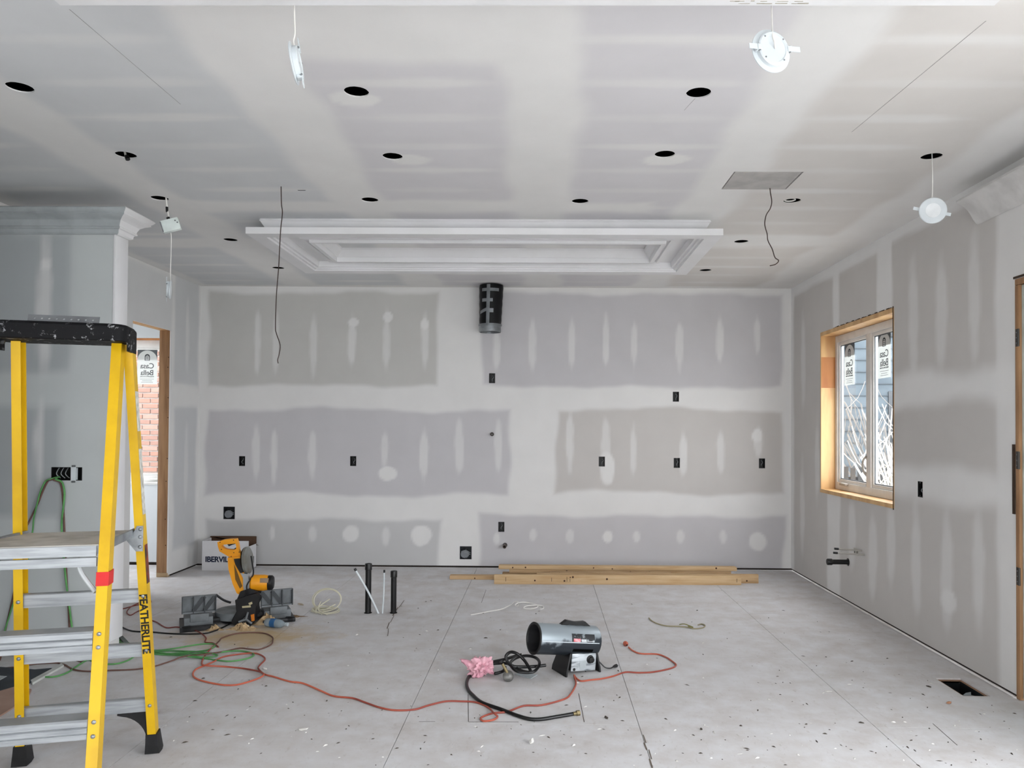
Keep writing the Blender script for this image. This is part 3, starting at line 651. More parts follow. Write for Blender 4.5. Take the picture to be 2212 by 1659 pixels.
# rear windows behind the viewer
for i, (a, b, c, d) in enumerate(REAR_WIN):
    w = thing('window_%d' % (i+3), ('left', 'right')[i]+' rear window behind the viewer', 'window', ((a+b)/2, YREAR-.08, c), world=True, kind='structure')
    m_ = (a+b)/2; f_ = MB()
    for q in ((a, a+.05, c, d), (b-.05, b, c, d), (m_-.03, m_+.03, c+.05, d-.05), (a+.05, b-.05, c, c+.05), (a+.05, b-.05, d-.05, d)): f_.box(q[0], q[1], YREAR-.11, YREAR-.05, q[2], q[3])
    f_.build('frame', M_VINYL, w)
    for p, q in ((a+.05, m_-.03), (m_+.03, b-.05)): MB().box(p, q, YREAR-.085, YREAR-.08, c+.05, d-.05).build('pane', M_GLASS, w)

for i, (a, b, c, d) in enumerate(SIDE_WIN):
    w = thing('window_%d' % (i+5), ('sliding glass door in the right wall behind the viewer', 'sliding glass door in the right wall beside the viewer')[i], 'window', (XR+.08, (a+b)/2, c), world=True, kind='structure')
    m_ = (a+b)/2; f_ = MB()
    for q in ((a, a+.06, c, d), (b-.06, b, c, d), (m_-.035, m_+.035, c+.06, d-.06), (a+.06, b-.06, c, c+.06), (a+.06, b-.06, d-.06, d)): f_.box(XR+.05, XR+.12, *q)
    f_.build('frame', M_VINYL, w)
    for p, q in ((a+.06, m_-.035), (m_+.035, b-.06)): MB().box(XR+.08, XR+.085, p, q, c+.06, d-.06).build('pane', M_GLASS, w)

w = thing('window_7', 'unseen window added to brighten the side room beyond the doorway', 'window', (XFL-.08, (SW[0]+SW[1])/2, SW[2]), world=True, kind='structure')
f_ = MB(); a, b, c, d = SW; m_ = (a+b)/2
for q in ((a, a+.05, c, d), (b-.05, b, c, d), (m_-.03, m_+.03, c+.05, d-.05), (a+.05, b-.05, c, c+.05), (a+.05, b-.05, d-.05, d)): f_.box(XFL-.11, XFL-.05, *q)
f_.build('frame', M_VINYL, w)
for p, q in ((a+.05, m_-.03), (m_+.03, b-.05)): MB().box(XFL-.085, XFL-.08, p, q, c+.05, d-.05).build('pane', M_GLASS, w)

# ================================================================= SIDE DOOR AT THE RIGHT EDGE
d2 = thing('door_2', 'wooden door frame with steel hinges at the right edge', 'door', (XR+.08, (DY0+DY1)/2, 0), world=True, kind='structure')
MB().box(XR-.004, XR+.14, DY1-.036, DY1-.002, .002, DZ-.038, .002).build('jamb', M_JAMB, d2)
MB().box(XR-.004, XR+.14, DY0+.002, DY0+.036, .002, DZ-.038, .002).build('jamb', M_JAMB, d2)
MB().box(XR-.004, XR+.14, DY0+.002, DY1-.002, DZ-.036, DZ-.002, .002).build('head_jamb', M_JAMB, d2)
MB().box(XR+.012, XR+.052, DY0+.038, DY1-.038, .012, DZ-.04, .003).build('slab', mat('door_slab_primer', '#d3ddd8', .5), d2)
for z in (2.06, 1.36, .70):
    hg = MB().box(XR-.0065, XR-.0045, DY1-.034, DY1-.010, z-.05, z+.05).cyl((XR-.006, DY1-.037, z-.05), (XR-.006, DY1-.037, z+.05), .006, n=10)
    h = hg.build('hinge', mat('hinge_dark', '#4d4a47', .4, metal=.7), d2)
    for k in (-.03, 0, .03): MB().cyl((XR-.0065, DY1-.02, z+k), (XR-.008, DY1-.02, z+k), .0035, n=8).build('screw', M_STEEL, h)
MB().box(XR-.006, XR-.001, DY1-.30, DY1+.01, DZ+.002, DZ+.014).box(XR-.01, XR-.001, DY1+.003, DY1+.02, 1.05, 1.45).build('torn_board_edge', MATS['torn_edge'], d2)

# ================================================================= OUTSIDE
gnd = MB().box(-14, 22, -14, 34, -.75, -.45)
gnd.build('ground', mat('winter_ground', '#dcdbd7', .95, col2='#cfcdc8'), base=(0, 0, -.45))
tag(bpy.data.objects['ground'], 'pale winter ground outside the house', 'ground', kind='structure')
# brick wall of the house next door, seen through the doorway window
bw = tag(MB().box(-6.6, -3.2, YB+2.36, YB+2.5, -.45, 4.4).build('wall_neighbour', mat('mortar', (.30, .27, .25), .95), base=(-4.9, YB+2.36, -.45)), 'orange brick wall of the neighbouring house outside', 'wall', kind='structure')
BM = [mat('brick_%s' % s, c, .9, col2=c2, scale=30) for s, c, c2 in (('salmon', (.20, .115, .09), (.17, .10, .08)), ('orange', (.22, .12, .09), (.19, .105, .08)), ('pale', (.24, .15, .12), (.21, .13, .105)))]
bmesh_cache = []
for m_ in BM:
    o = MB().box(-.105, .105, 0, .05, -.0285, .0285, .004, seg=1).build('brick', m_, None); bmesh_cache.append(o.data); bpy.data.objects.remove(o)
nb = 0
for r in range(30):
    z = .62+r*.0745
    for k in range(10):
        x = -5.75+k*.222+(r % 2)*.111
        o = bpy.data.objects.new('brick', random.choice(bmesh_cache)); COL.objects.link(o); o.parent = bw
        o.location = Vector((x, YB+2.345+random.uniform(-.002, .002), z))-bw.location; nb += 1
# picket fence, pale house and bare shrubs beyond the right window
hs = thing('neighbour_house', 'slate blue house beyond the bare shrubs outside the right window', 'building', (9, 17.2, -.45), world=True)
MB().box(2.6, 16, 17, 21, -.45, 6.5).build('siding', mat('house_siding', (.075, .095, .11), .9, col2=(.055, .072, .085), scale=2), hs)
for k in range(26): MB().box(2.6, 16, 16.975, 17.0, -.3+.26*k, -.29+.26*k).build('clapboard_edge', mat('siding_edge', (.05, .06, .07), .9), hs)
for x, z in ((7.6, 1.0), (9.6, 1.0), (7.6, 3.6)): MB().box(x, x+.9, 16.96, 17.0, z, z+1.4, .01).build('window_pane', mat('house_window', (.03, .035, .04), .3), hs)
fn_ = thing('picket_fence', 'dark picket fence outside below the right window', 'fence', (6, 12.6, -.45), world=True)
M_FENCE = mat('fence_wood', (.03, .03, .03), .9)
for k in range(46):
    x = 4.0+k*.115; MB().box(x, x+.07, 12.6, 12.63, -.45, .92+.01*(k % 3)).build('picket', M_FENCE, fn_)
for z in (-.1, .7): MB().box(3.95, 9.4, 12.64, 12.68, z, z+.07).build('rail', M_FENCE, fn_)
M_TWIG = mat('bare_twig', (.16, .15, .14), .9); M_TWIGP = mat('pale_grass', (.4, .38, .34), .9)
def shrub(x, y, h, n, label, m_, spread):
    t = MB(); rr = random.Random(int(x*100+y))
    for i in range(n):
        a = rr.uniform(0, 6.28); L = h*rr.uniform(.6, 1); s = spread*rr.uniform(.2, 1)
        p = Vector((x, y, -.45)); q = [p]
        for k in range(1, 5):
            u = k/4; q.append(Vector((x+math.cos(a)*s*u**1.3+rr.uniform(-.06, .06), y+math.sin(a)*s*u**1.3+rr.uniform(-.06, .06), -.45+L*u)))
        t.tube(q, .014, 4, 2)
        for k in range(3):
            b = q[2+k % 3]; a2 = rr.uniform(0, 6.28); t.tube([b, b+Vector((math.cos(a2)*.2, math.sin(a2)*.2, .2)), b+Vector((math.cos(a2)*.32, math.sin(a2)*.32, .48))], .007, 3, 2)
    o = t.build('bare_shrub', m_, base=(x, y, -.45)); return tag(o, label, 'shrub', 'bare shrubs outside the right window')
shrub(6.1, 13.6, 2.6, 34, 'bare shrub outside the far pane of the right window', M_TWIG, 1.1)
shrub(5.0, 10.3, 2.0, 46, 'pale tangled dry grass clump outside the near pane', M_TWIGP, .8)
shrub(8.6, 14.3, 4.6, 30, 'tall bare bush in front of the slate blue house', M_TWIG, 1.6)
shrub(3.7, 15.3, 4.4, 22, 'thin bare sapling outside between fence and slate blue house', M_TWIG, 1.3)

# ================================================================= ELECTRICAL BOXES
M_CABLE_G = mat('grey_cable', '#8f9496', .6)
def outlet_box(label, C, ax, nx, w, h, big=False, gang=None, group='black outlet boxes waiting for devices', depth=.06):
    C, ax, nx = Vector(C), Vector(ax), Vector(nx); up = Vector((0, 0, 1))
    t = thing('outlet_box', label, 'electrical box', C-up*h/2, world=True, group=group)
    f = lambda a, b, y: C+ax*a+up*b+nx*y
    o_ = [(-w/2, -h/2), (w/2, -h/2), (w/2, h/2), (-w/2, h/2)]; i_ = [(a*.90, b*.94) for a, b in o_]
    box = MB().ring(o_, i_, -depth, .001, fn=f).prism(o_, -depth-.002, -depth, fn=f).build('box', M_BLACK if not big else mat('box_dark_steel', '#34373a', .5, metal=.5), t)
    for s in (-1, 1):
        MB().prism([(-.006, s*h*.42-.006), (.006, s*h*.42-.006), (.006, s*h*.42+.006), (-.006, s*h*.42+.006)], -.006, .002, fn=f).build('screw_ear', M_BLACK, box)
    wz = random.uniform(-.01, .01)
    MB().tube([f(0, h*.3, -depth*.6), f(.008+wz, h*.1, -.012), f(-.006+wz, -h*.1, -.008), f(.004, -h*.3, -depth*.5)], .0028, 6, 4).build('wire', M_CABLE_G, t)
    if big:
        n = 12; cc = (-w*.08, -h*.12)
        MB().prism([(cc[0]+w*.36*math.cos(2*math.pi*k/n), cc[1]+h*.30*math.sin(2*math.pi*k/n)) for k in range(n)], -.03, -.004, fn=f).build('receptacle' if gang else 'coiled_cable', mat('receptacle_grey', '#7b7f84', .5), t)
        for k in range(3):
            MB().tube([f(-w*.4, h*(.2-.12*k), -.02), f(0, h*(.34-.16*k), -.003), f(w*.38, h*(.1-.12*k), -.012)], .004, 6, 5).build('wire', M_CABLE_G if k else M_BLACK, t)
    return t
for (x, y, lab), r in zip(OUTLETS_B, OB):
    outlet_box(lab, ((r[0]+r[1])/2, YB, (r[2]+r[3])/2), (1, 0, 0), (0, -1, 0), r[1]-r[0]+.004, r[3]-r[2]+.004)
for i, ((x, y, w, h, lab), r) in enumerate(zip(BIGBOX_B, BB)):
    outlet_box(lab, ((r[0]+r[1])/2, YB, (r[2]+r[3])/2), (1, 0, 0), (0, -1, 0), r[1]-r[0]+.004, r[3]-r[2]+.004, True, i == 0, 'large metal boxes in the back wall')
outlet_box('black outlet box in the right wall beyond the window', (XR, orr.y, orr.z), (0, -1, 0), (-1, 0, 0), .07, .114)
gc = Vector(((g0.x+g1.x)/2, YP, (g0.z+g1.z)/2)); gw, gh = g1.x-g0.x+.004, g1.z-g0.z+.004
gb = thing('switch_box', 'wide black gang box with one white switch in the partition', 'electrical box', gc-Vector((0, 0, gh/2)), world=True)
f = lambda a, b, y: gc+Vector((a, -y, b)); o_ = [(-gw/2, -gh/2), (gw/2, -gh/2), (gw/2, gh/2), (-gw/2, gh/2)]
MB().ring(o_, [(a*.95, b*.9) for a, b in o_], -.06, .001, fn=f).prism(o_, -.062, -.06, fn=f).build('box', M_BLACK, gb)
sw = MB().prism([(.03, -.045), (.062, -.045), (.062, .045), (.03, .045)], -.02, .006, fn=f).build('switch', M_WPL, gb)
MB().prism([(.033, -.058), (.059, -.058), (.059, .058), (.033, .058)], .001, .003, fn=f).build('yoke', M_STEEL, sw)
for k in range(3): MB().tube([f(-.08+.03*k, .04, -.05), f(-.075+.03*k, .0, -.01), f(-.06+.03*k, -.03, -.03)], .003, 6).build('wire', M_CABLE_G, gb)

# pipe stubs poking out of the back wall
def stub(label, px, py, r, L, m_):
    c = BW(px, py); t = thing('pipe_stub', label, 'pipe', (c.x, YB, c.z), world=True, group='small pipe stubs in the back wall')
    MB().lathe([(r*.6, .001), (r*.6, L), (r, L), (r, -.03), (r*1.0, -.03)], c, (0, -1, 0), 14).build('pipe', m_, t)
    MB().lathe([(r*1.02, .001), (r*1.25, .002), (r*1.25, .0005)], c, (0, -1, 0), 14).build('hole_edge', M_DARK, t)
M_COP = mat('old_copper', '#4b4039', .5, metal=.5)
stub('dark pipe stub with a pencil line in the middle of back wall', 1063, 938, .017, .05, M_COP)
stub('dark pipe stub low on back wall throwing a slanted shadow', 1091, 1177.5, .02, .12, M_COP)

# ================================================================= PLUMBING ON THE RIGHT WALL
q = RW(1832, 1214)
pt_ = thing('drain_pipe', 'black capped drain pipe sticking out of the right wall', 'pipe', (XR-.1, q.y, q.z), world=True)
MB().cyl((XR+.02, q.y, q.z), (XR-.15, q.y, q.z), .022, n=18).build('pipe', M_BLACKP, pt_)
MB().lathe([(.001, .185), (.026, .185), (.029, .18), (.029, .145), (.022, .14)], (XR, q.y, q.z), (-1, 0, 0), 18).build('cap', M_BLACKP, pt_)
MB().lathe([(.022, .002), (.034, .002), (.034, -.001)], (XR, q.y, q.z), (-1, 0, 0), 18).build('collar', M_BLACKP, pt_)
for i, (x0, y0, x1, y1, lab) in enumerate(((1868, 1199, 1796, 1184, 'longer white water line with black tip above the drain pipe'), (1862, 1190, 1804, 1187, 'second white water line with black tip above the drain pipe'))):
    a = RW(x0, y0); L = .22-.03*i
    t = thing('water_line', lab, 'pipe', (XR, a.y, a.z), world=True, group='water lines in the right wall')
    e = Vector((XR-L, a.y+.02, a.z+.012)); MB().cyl((XR+.02, a.y, a.z), e, .0075, n=10).build('pipe', mat('water_line_grey', '#a9a59e', .5), t)
    MB().cyl(e, e+Vector((-.035, .003, .002)), .0095, n=10).build('tip', M_BLACK, t)
a = RW(1850, 1191); t = thing('wall_bracket', 'small slotted metal bracket beside the water lines', 'bracket', (XR, a.y, a.z-.02), world=True)
MB().box(XR-.004, XR-.001, a.y-.05, a.y+.05, a.z-.03, a.z+.025).build('plate', mat('pale_plate', '#b9b4ab', .5), t)
for k in (-.025, .025): MB().box(XR-.0055, XR-.004, a.y+k-.007, a.y+k+.007, a.z-.018, a.z+.015).build('slot', M_BLACK, t)

# ================================================================= DUCT ON THE BACK WALL
dt = thing('vent_duct', 'black plastic-wrapped duct with grey tape hanging from ceiling', 'duct', BW(1058, 722)-Vector((0, .17, 0)), world=True)
dc = plane(1060, 668, 1, YB-.16); zt, zb = HC-.012, plane(1058, 718, 1, YB-.16).z
ncirc = 40; sec = []
def dsec(z, r, k): return [Vector((dc.x+(-.006+.012*k)+r*math.cos(2*math.pi*i/ncirc), YB-.16+r*math.sin(2*math.pi*i/ncirc), z)) for i in range(ncirc)]
prof = [(zt, .128), (zt-.03, .131)]+[(zt-.03-(zt-zb-.11)*k/9, .131-.0012*k-.003*(k % 2)) for k in range(1, 10)]+[(zb+.075, .118)]
MB().loft([dsec(z, r, 1-(zt-z)/(zt-zb)) for z, r in prof], cap=False).build('wrapping', mat('black_poly', '#040405', .42, col2='#0a0a0b', bump=.3, bscale=20, spec=.2), dt)
r_ = .1165
MB().lathe([(r_-.004, 0), (r_-.004, .07), (r_, .085), (r_+.001, .06), (r_+.002, .004), (r_-.004, 0)], (dc.x-.006, YB-.16, zb), (0, 0, 1), 40).build('metal_collar', M_STEEL, dt)
MB().lathe([(.001, 0.05), (r_-.006, .051)], (dc.x-.006, YB-.16, zb), (0, 0, 1), 32).build('damper', M_DARK, dt)
M_TAPE = mat('grey_duct_tape', '#7f8386', .35, metal=.3, col2='#6c7073')
def dtape(a0, a1, z0, z1, tilt=0):
    n = 8; rr = .1335; vs = []
    for zz, k in ((z0, 0), (z1, 1)):
        for i in range(n+1):
            t = a0+(a1-a0)*i/n; z = zz+tilt*(i/n); R = rr-.0012*9*(zt-z)/(zt-zb)+.0015; cx = dc.x+(-.006+.012*(1-(zt-z)/(zt-zb)))
            vs.append((cx+R*math.cos(t), YB-.16+R*math.sin(t), z))
    return MB().add(vs, [(i, i+1, n+2+i, n+1+i) for i in range(n)])
g = -math.pi/2
for a0, a1, z0, z1, tl in ((-.30, -.02, zb+.06, zt-.005, 0), (-.75, .72, zt-.078, zt-.045, 0), (-.72, .22, zt-.19, zt-.155, 0), (-.95, -.3, zt-.32, zt-.285, .03), (-.02, .30, zt-.305, zt-.262, 0), (-1.45, 1.5, zb+.062, zb+.085, 0)):
    dtape(g+a0, g+a1, z0, z1, tl).build('tape_strip', M_TAPE, dt)

# ================================================================= CEILING PATCH AND LOOSE WIRES
pn = MB().box(PANEL[0]+.006, PANEL[1]-.012, PANEL[2]+.005, PANEL[3]-.005, HC-.002, HC+.012)
tag(pn.build('ceiling_patch', mat('patch_board', (.45, .435, .42), .9), base=((PANEL[0]+PANEL[1])/2, (PANEL[2]+PANEL[3])/2, HC)), 'loose rectangular drywall patch in the ceiling with open joints', 'drywall patch')
M_WIRE_B = mat('brown_wire', '#3a2a26', .6)
def drop_wire(label, pts, y, r=.0032):
    P = [plane(px, py, 1, y) for px, py in pts]; P[0].z = HC+.03
    t = MB().tube(P, r, 6, 6); return tag(t.build('hanging_wire', M_WIRE_B, base=tuple(P[0])), label, 'wire', 'brown wires hanging from the ceiling')
y1_ = CE(607, 403).y; y2_ = CE(1663, 406).y
drop_wire('long brown wire hanging from the ceiling left of the moulding frame', [(607, 401), (608, 440), (610, 460), (606, 500), (603, 560), (601, 590), (597, 640), (595, 705), (597, 720), (605, 745), (603, 765), (600, 777), (601, 785)], y1_)
drop_wire('wavy brown wire hanging from the loose ceiling patch', [(1662, 402), (1664, 415), (1667, 435), (1664, 450), (1655, 465), (1652, 485), (1657, 505), (1659, 520), (1668, 538), (1674, 556), (1682, 563), (1675, 571), (1663, 574)], y2_)
for lab, px, py in (('tiny nicked slit in the ceiling beside the long brown wire', 650, 411),):
    c = CE(px, py); solo(MB().box(c.x-.02, c.x+.03, c.y-.004, c.y+.004, HC-.0012, HC-.0002), 'ceiling_slit', M_DARK, lab, 'slit')

# ================================================================= LOOSE DOWNLIGHTS
M_LENS = mat('downlight_lens', '#e8ecee', .5)
def downlight(label, C, N, cable, R=.062, box=None, group='loose slim downlights on their cables', roll=0):
    """C centre of the disc, N = direction its lens faces"""
    C, N = Vector(C), Vector(N).normalized()
    t = thing('downlight', label, 'downlight', C, world=True, group=group)
    prof = [(.001, .006), (R*.55, .006), (R*.57, .0075), (R*.95, .007), (R, .004), (R, .001), (R*.86, -.001), (R*.80, -.002), (R*.80, -.016), (R*.74, -.019), (R*.62, -.019), (R*.60, -.016), (.001, -.016)]
    MB().lathe(prof, C, N, 40).build('trim_ring', M_WPL, t, smooth=30)
    MB().lathe([(.001, .0078), (R*.54, .0078), (R*.56, .0065)], C, N, 32).build('lens', M_LENS, t)
    _, a, b = MB().frame(C, C+N)
    a2 = a*math.cos(roll)+b*math.sin(roll); b2 = b*math.cos(roll)-a*math.sin(roll)
    for s in (-1, 1):
        p = C+a2*(s*R*.80)-N*.012
        M = Matrix((a2, b2, N)).transposed().to_4x4(); M.translation = p
        cl = MB().box(-.009, .009, -.010, .010, -.012, .010, .002, M=M).build('clip_bracket', M_WPL, t)
        MB().box(s*.004, s*.042, -.009, .009, -.010, -.007, M=M).build('spring_clip', M_WPL, cl)
        MB().cyl(p-b2*.011-N*.006, p+b2*.011-N*.006, .005, n=10).build('spring', M_STEEL, cl)
    for k in range(4):
        d_ = a2*math.cos(k*1.57+.7)+b2*math.sin(k*1.57+.7); p = C+d_*R*.68-N*.0192
        MB().cyl(p, p-N*.001, .003, n=8).build('screw', M_STEEL, t)
    MB().tube([C+a2*.005-N*.015]+cable, .0026, 7, 6).build('cable', M_WIRE_W, t)
    return t
def hang(px0, py0, px1, py1, y): return plane(px0, py0, 1, y), plane(px1, py1, 1, y)
# near left one, seen edge on
y_ = 2.62; c = plane(637, 137, 1, y_)
downlight('white downlight seen edge-on hanging at upper left of the near frame', c, (-.975, -.12, -.16), [plane(638, 112, 1, y_)+Vector((0, 0, 0)), plane(634, 90, 1, y_), plane(637, 72, 1, y_), plane(636, 30, 1, y_), plane(635, -12, 1, y_-.02)], R=.070, roll=1.3)
# near right one, seen from its back
y_ = 2.62; c = plane(1666, 110, 1, y_)
v_ = (c-EYE).normalized(); r1 = v_.cross(Vector((0, 0, 1))).normalized(); u1 = r1.cross(v_)
downlight('white downlight showing its back hanging at upper right of the near frame', c, v_*.7+(r1*-.82+u1*-.57)*.714, [plane(1673, 92, 1, y_-.03), plane(1669, 78, 1, y_-.02), plane(1668, 50, 1, y_), plane(1667, 20, 1, y_), plane(1667, -12, 1, y_-.02)], R=.076, roll=.1)
# right one hanging below its hole, lens to the room
h7 = CE(2013, 339); y_ = h7.y; c = plane(2015, 455, 1, y_)
downlight('round white downlight facing the room by the right wall', c, (-.25, -.96, -.05), [c+Vector((0, .02, .03)), plane(2014, 420, 1, y_), plane(2014.5, 380, 1, y_), Vector((h7.x, y_, HC+.03))], R=.073, roll=.25)
# left one with its driver box
h8 = CE(358, 429); y_ = h8.y; c = plane(367, 626, 1, y_)
downlight('small white downlight hanging edge-on below a driver box at left', c, (.93, .36, -.06), [c+Vector((0, .015, .02)), plane(368, 600, 1, y_), plane(369, 560, 1, y_), plane(370, 520, 1, y_), plane(369, 503, 1, y_)], R=.062, roll=.9)
bc = plane(369, 487, 1, y_)
db = thing('driver_box', 'white driver box hanging crooked below a ceiling hole at left', 'driver box', bc-Vector((0, 0, .04)), world=True)
M = Matrix.Translation(bc) @ Matrix.Rotation(math.radians(19), 4, 'Y').inverted() @ Matrix.Rotation(math.radians(14), 4, 'Z')
MB().box(-.058, .058, -.018, .018, -.042, .042, .004, M=M).build('case', mat('driver_white', '#dfe9e6', .4), db)
MB().box(-.060, -.052, -.019, .019, -.038, .036, M=M).build('cover_edge', M_STEEL, db)
MB().cyl(M @ Vector((.038, -.0182, .02)), M @ Vector((.038, -.0195, .02)), .005, n=8).cyl(M @ Vector((.048, -.0182, .004)), M @ Vector((.048, -.0195, .004)), .005, n=8).build('screw', M_INKD, db)
MB().cyl(M @ Vector((.0, 0, .042)), M @ Vector((-.002, 0, .058)), .012, n=12).build('bushing', M_BLACK, db)
top = Vector((h8.x, h8.y, HC+.03))
MB().tube([M @ Vector((0, 0, .05)), plane(364, 465, 1, y_), plane(361, 450, 1, y_), top], .0055, 7, 5).build('cable', M_WIRE_W, db)
MB().cyl(plane(361, 458, 1, y_), plane(360.5, 447, 1, y_), .0085, n=10).build('clamp', M_BLACK, db)
# bits inside two of the holes
c = CE(272, 338); t = thing('cable_clamp', 'white cable with black clamp poking from a ceiling hole', 'cable', c, world=True)
MB().tube([c+Vector((-.02, .01, .06)), c+Vector((0, 0, .0)), c+Vector((.015, -.02, -.012))], .006, 7).build('cable', M_WIRE_W, t)
MB().cyl(c+Vector((.015, -.02, -.004)), c+Vector((.025, -.024, -.026)), .013, n=10).build('clamp', M_BLACK, t)
c = CE(1711, 434); ring = [c+Vector((-.01+.035*math.cos(k*.7), .01+.035*math.sin(k*.7), .012)) for k in range(9)]
solo(MB().tube(ring, .005, 6, 4), 'cable_loop', M_WIRE_W, 'white cable loop lying inside the ceiling hole near the patch', 'cable')

# ================================================================= FLOOR DUCT
t = thing('floor_duct', 'open floor duct hole with metal boot by the right wall', 'floor vent', ((VX0+VX1)/2, (VY0+VY1)/2, -.1), world=True)
x0, x1, y0, y1 = VX0+.018, VX1-.018, VY0+.03, VY1-.03
oo = [(VX0+.001, VY0+.001), (VX1-.001, VY0+.001), (VX1-.001, VY1-.001), (VX0+.001, VY1-.001)]; ii = [(x0, y0), (x1, y0), (x1, y1), (x0, y1)]
MB().ring(oo, ii, -.019, -.009, fn=lambda a, b, z: Vector((a, b, z))).build('rough_edge', mat('raw_ply_edge', '#8d6d54', .9), t)
b_ = MB()
for p, q in zip(ii, ii[1:]+ii[:1]): b_.add([(p[0], p[1], -.01), (q[0], q[1], -.01), (q[0]*.7+.3*(x0+x1)/2, q[1], -.22), (p[0]*.7+.3*(x0+x1)/2, p[1], -.22)], [(0, 1, 2, 3)])
b_.add([(x0, y0, -.22), (x1, y0, -.22), (x1, y1, -.22), (x0, y1, -.22)], [(0, 1, 2, 3)])
b_.build('metal_boot', mat('boot_dark', '#2b2e30', .35, metal=.6), t)
MB().loft([[Vector((x0+.02+.03*k+.01*math.sin(i), y0+.01+.018*i, -.05+.025*math.sin(i*1.9+k))) for k in range(4)] for i in range(7)], cap=False, closed=False).build('plastic_scrap', mat('clear_scrap', '#7c8488', .15), t)

# ================================================================= PLATFORM LADDER
ld = thing('platform_ladder', 'yellow fibreglass platform ladder with splattered black top', 'ladder', (-1.99, 3.15, 0), world=True)
HT = 1.885
FR0, FRt = Vector((-1.618, 2.82, .02)), Vector((-1.838, 3.37, HT)); RR0, RRt = Vector((-1.778, 3.617, .03)), Vector((-1.822, 3.43, HT))
FL0, FLt = Vector((-2.26, 2.65, .02)), Vector((-2.30, 3.225, HT)); RL0, RLt = Vector((-2.298, 3.466, .03)), Vector((-2.236, 3.30, HT))
for v_ in (FR0, FRt, RR0, RRt, FL0, FLt, RL0, RLt): v_.x -= .011*v_.y
E1 = Vector((math.cos(.27), math.sin(.27), 0)); E2 = Vector((-math.sin(.27), math.cos(.27), 0))
def channel(p0, p1, out, w=.040, dp=.066, th=.005):
    sec = [(-w, -dp/2), (0, -dp/2), (0, dp/2), (-w, dp/2), (-w, dp/2-th), (-th, dp/2-th), (-th, -dp/2+th), (-w, -dp/2+th)]
    return MB().loft([[p+E1*out*(a+w/2)+E2*b for a, b in sec] for p in (p0, p1)])
def on(p0, p1, z): return p0+(p1-p0)*((z-p0.z)/(p1.z-p0.z))
rFR = channel(FR0, FRt, 1).build('front_rail', M_YEL, ld); rFL = channel(FL0, FLt, -1).build('front_rail', M_YEL, ld)
rRR = channel(RR0, RRt, 1, .036).build('rear_rail', M_YEL, ld); rRL = channel(RL0, RLt, -1, .036).build('rear_rail', M_YEL, ld)
def rivet(parent, p):
    MB().lathe([(.0005, .005), (.006, .004), (.0085, .001), (.0085, -.001)], p, -E2, 12).build('rivet', M_STEEL, parent)
for z in (.073, .38, .687):
    a, b = on(FL0, FLt, z), on(FR0, FRt, z)
    a, b = a+E1*.022, b-E1*.022
    sec = [(-.034, -.036), (-.034, -.018), (-.030, -.015), (-.034, -.012), (-.034, .004), (-.029, .008), (-.034, .012), (-.034, .030), (-.028, .037), (.045, .040), (.045, .034), (-.024, .030), (-.026, -.036)]
    MB().loft([[p+E2*y+Vector((0, 0, h)) for y, h in sec] for p in (a, b)]).build('step', M_ALU, ld)
    for rp, p0, p1 in ((rFR, FR0, FRt), (rFL, FL0, FLt)):
        for dz in (.024, -.024): rivet(rp, on(p0, p1, z+dz)-E2*.0335)
# platform
zp = 1.045
a, b, c, d = on(FL0, FLt, zp)+E1*.02-E2*.03, on(FR0, FRt, zp)-E1*.022-E2*.03, on(RR0, RRt, zp)-E1*.022+E2*.02, on(RL0, RLt, zp)+E1*.02+E2*.02
M_PLATE = mat('dusty_platform', '#c2bfb8', .8, metal=0, col2='#a8a59e', scale=9)
MB().loft([[Vector((p.x, p.y, zp-.012)) for p in (a, b, c, d)], [Vector((p.x, p.y, zp)) for p in (a, b, c, d)]]).build('platform', M_PLATE, ld)
for z0, z1, off in ((zp-.045, zp-.004, -.010), (zp-.088, zp-.052, -.004)):
    MB().loft([[p+E2*y+Vector((0, 0, h-zp)) for y, h in ((off, z0), (off, z1), (off+.012, z1), (off+.012, z0))] for p in (a, b-E1*.006)]).build('platform_fascia', M_ALU, ld)
MB().beam(b+Vector((0, 0, -.02))-E1*.002, c+Vector((0, 0, -.006)), .012, .035).build('platform_side', M_STEEL, ld)
MB().beam(a+Vector((0, 0, -.02)), d+Vector((0, 0, -.006)), .012, .035).build('platform_side', M_STEEL, ld)
pr_ = on(RR0, RRt, zp-.02)
pl_ = MB()
pl_.prism([(-.05, -.02), (-.012, -.07), (.018, -.07), (.018, .045), (-.008, .045), (-.02, .02)], -.041, -.037, fn=lambda x, z, y: pr_+E1*x+E2*y+Vector((0, 0, z)))
pb = pl_.build('spreader_bracket', M_STEEL, ld)
for dz in (.03, -.005, -.05): rivet(pb, pr_+E1*.006-E2*.041+Vector((0, 0, dz)))
MB().tube([on(FR0, FRt, .86)-E1*.03-E2*.0, on(FR0, FRt, .93)-E1*.09+E2*.02, on(FR0, FRt, .99)-E1*.11+E2*.02], .009, 8).build('diagonal_brace', mat('clear_brace', '#c9ced0', .3), ld)
for z in (.745, .49, .228):
    p, q = on(RL0, RLt, z)+E1*.0-E2*.02, on(RR0, RRt, z)-E1*.0-E2*.02
    MB().loft([[v+E2*y+Vector((0, 0, h)) for y, h in ((0, -.030), (0, .026), (.004, .030), (.03, .030), (.03, .026), (.004, .022), (.004, -.030))] for v in (p, q)]).build('rear_bar', M_ALU, ld)
    for rp, p0, p1 in ((rRR, RR0, RRt), (rRL, RL0, RLt)): rivet(rp, on(p0, p1, z)-E2*.0335)
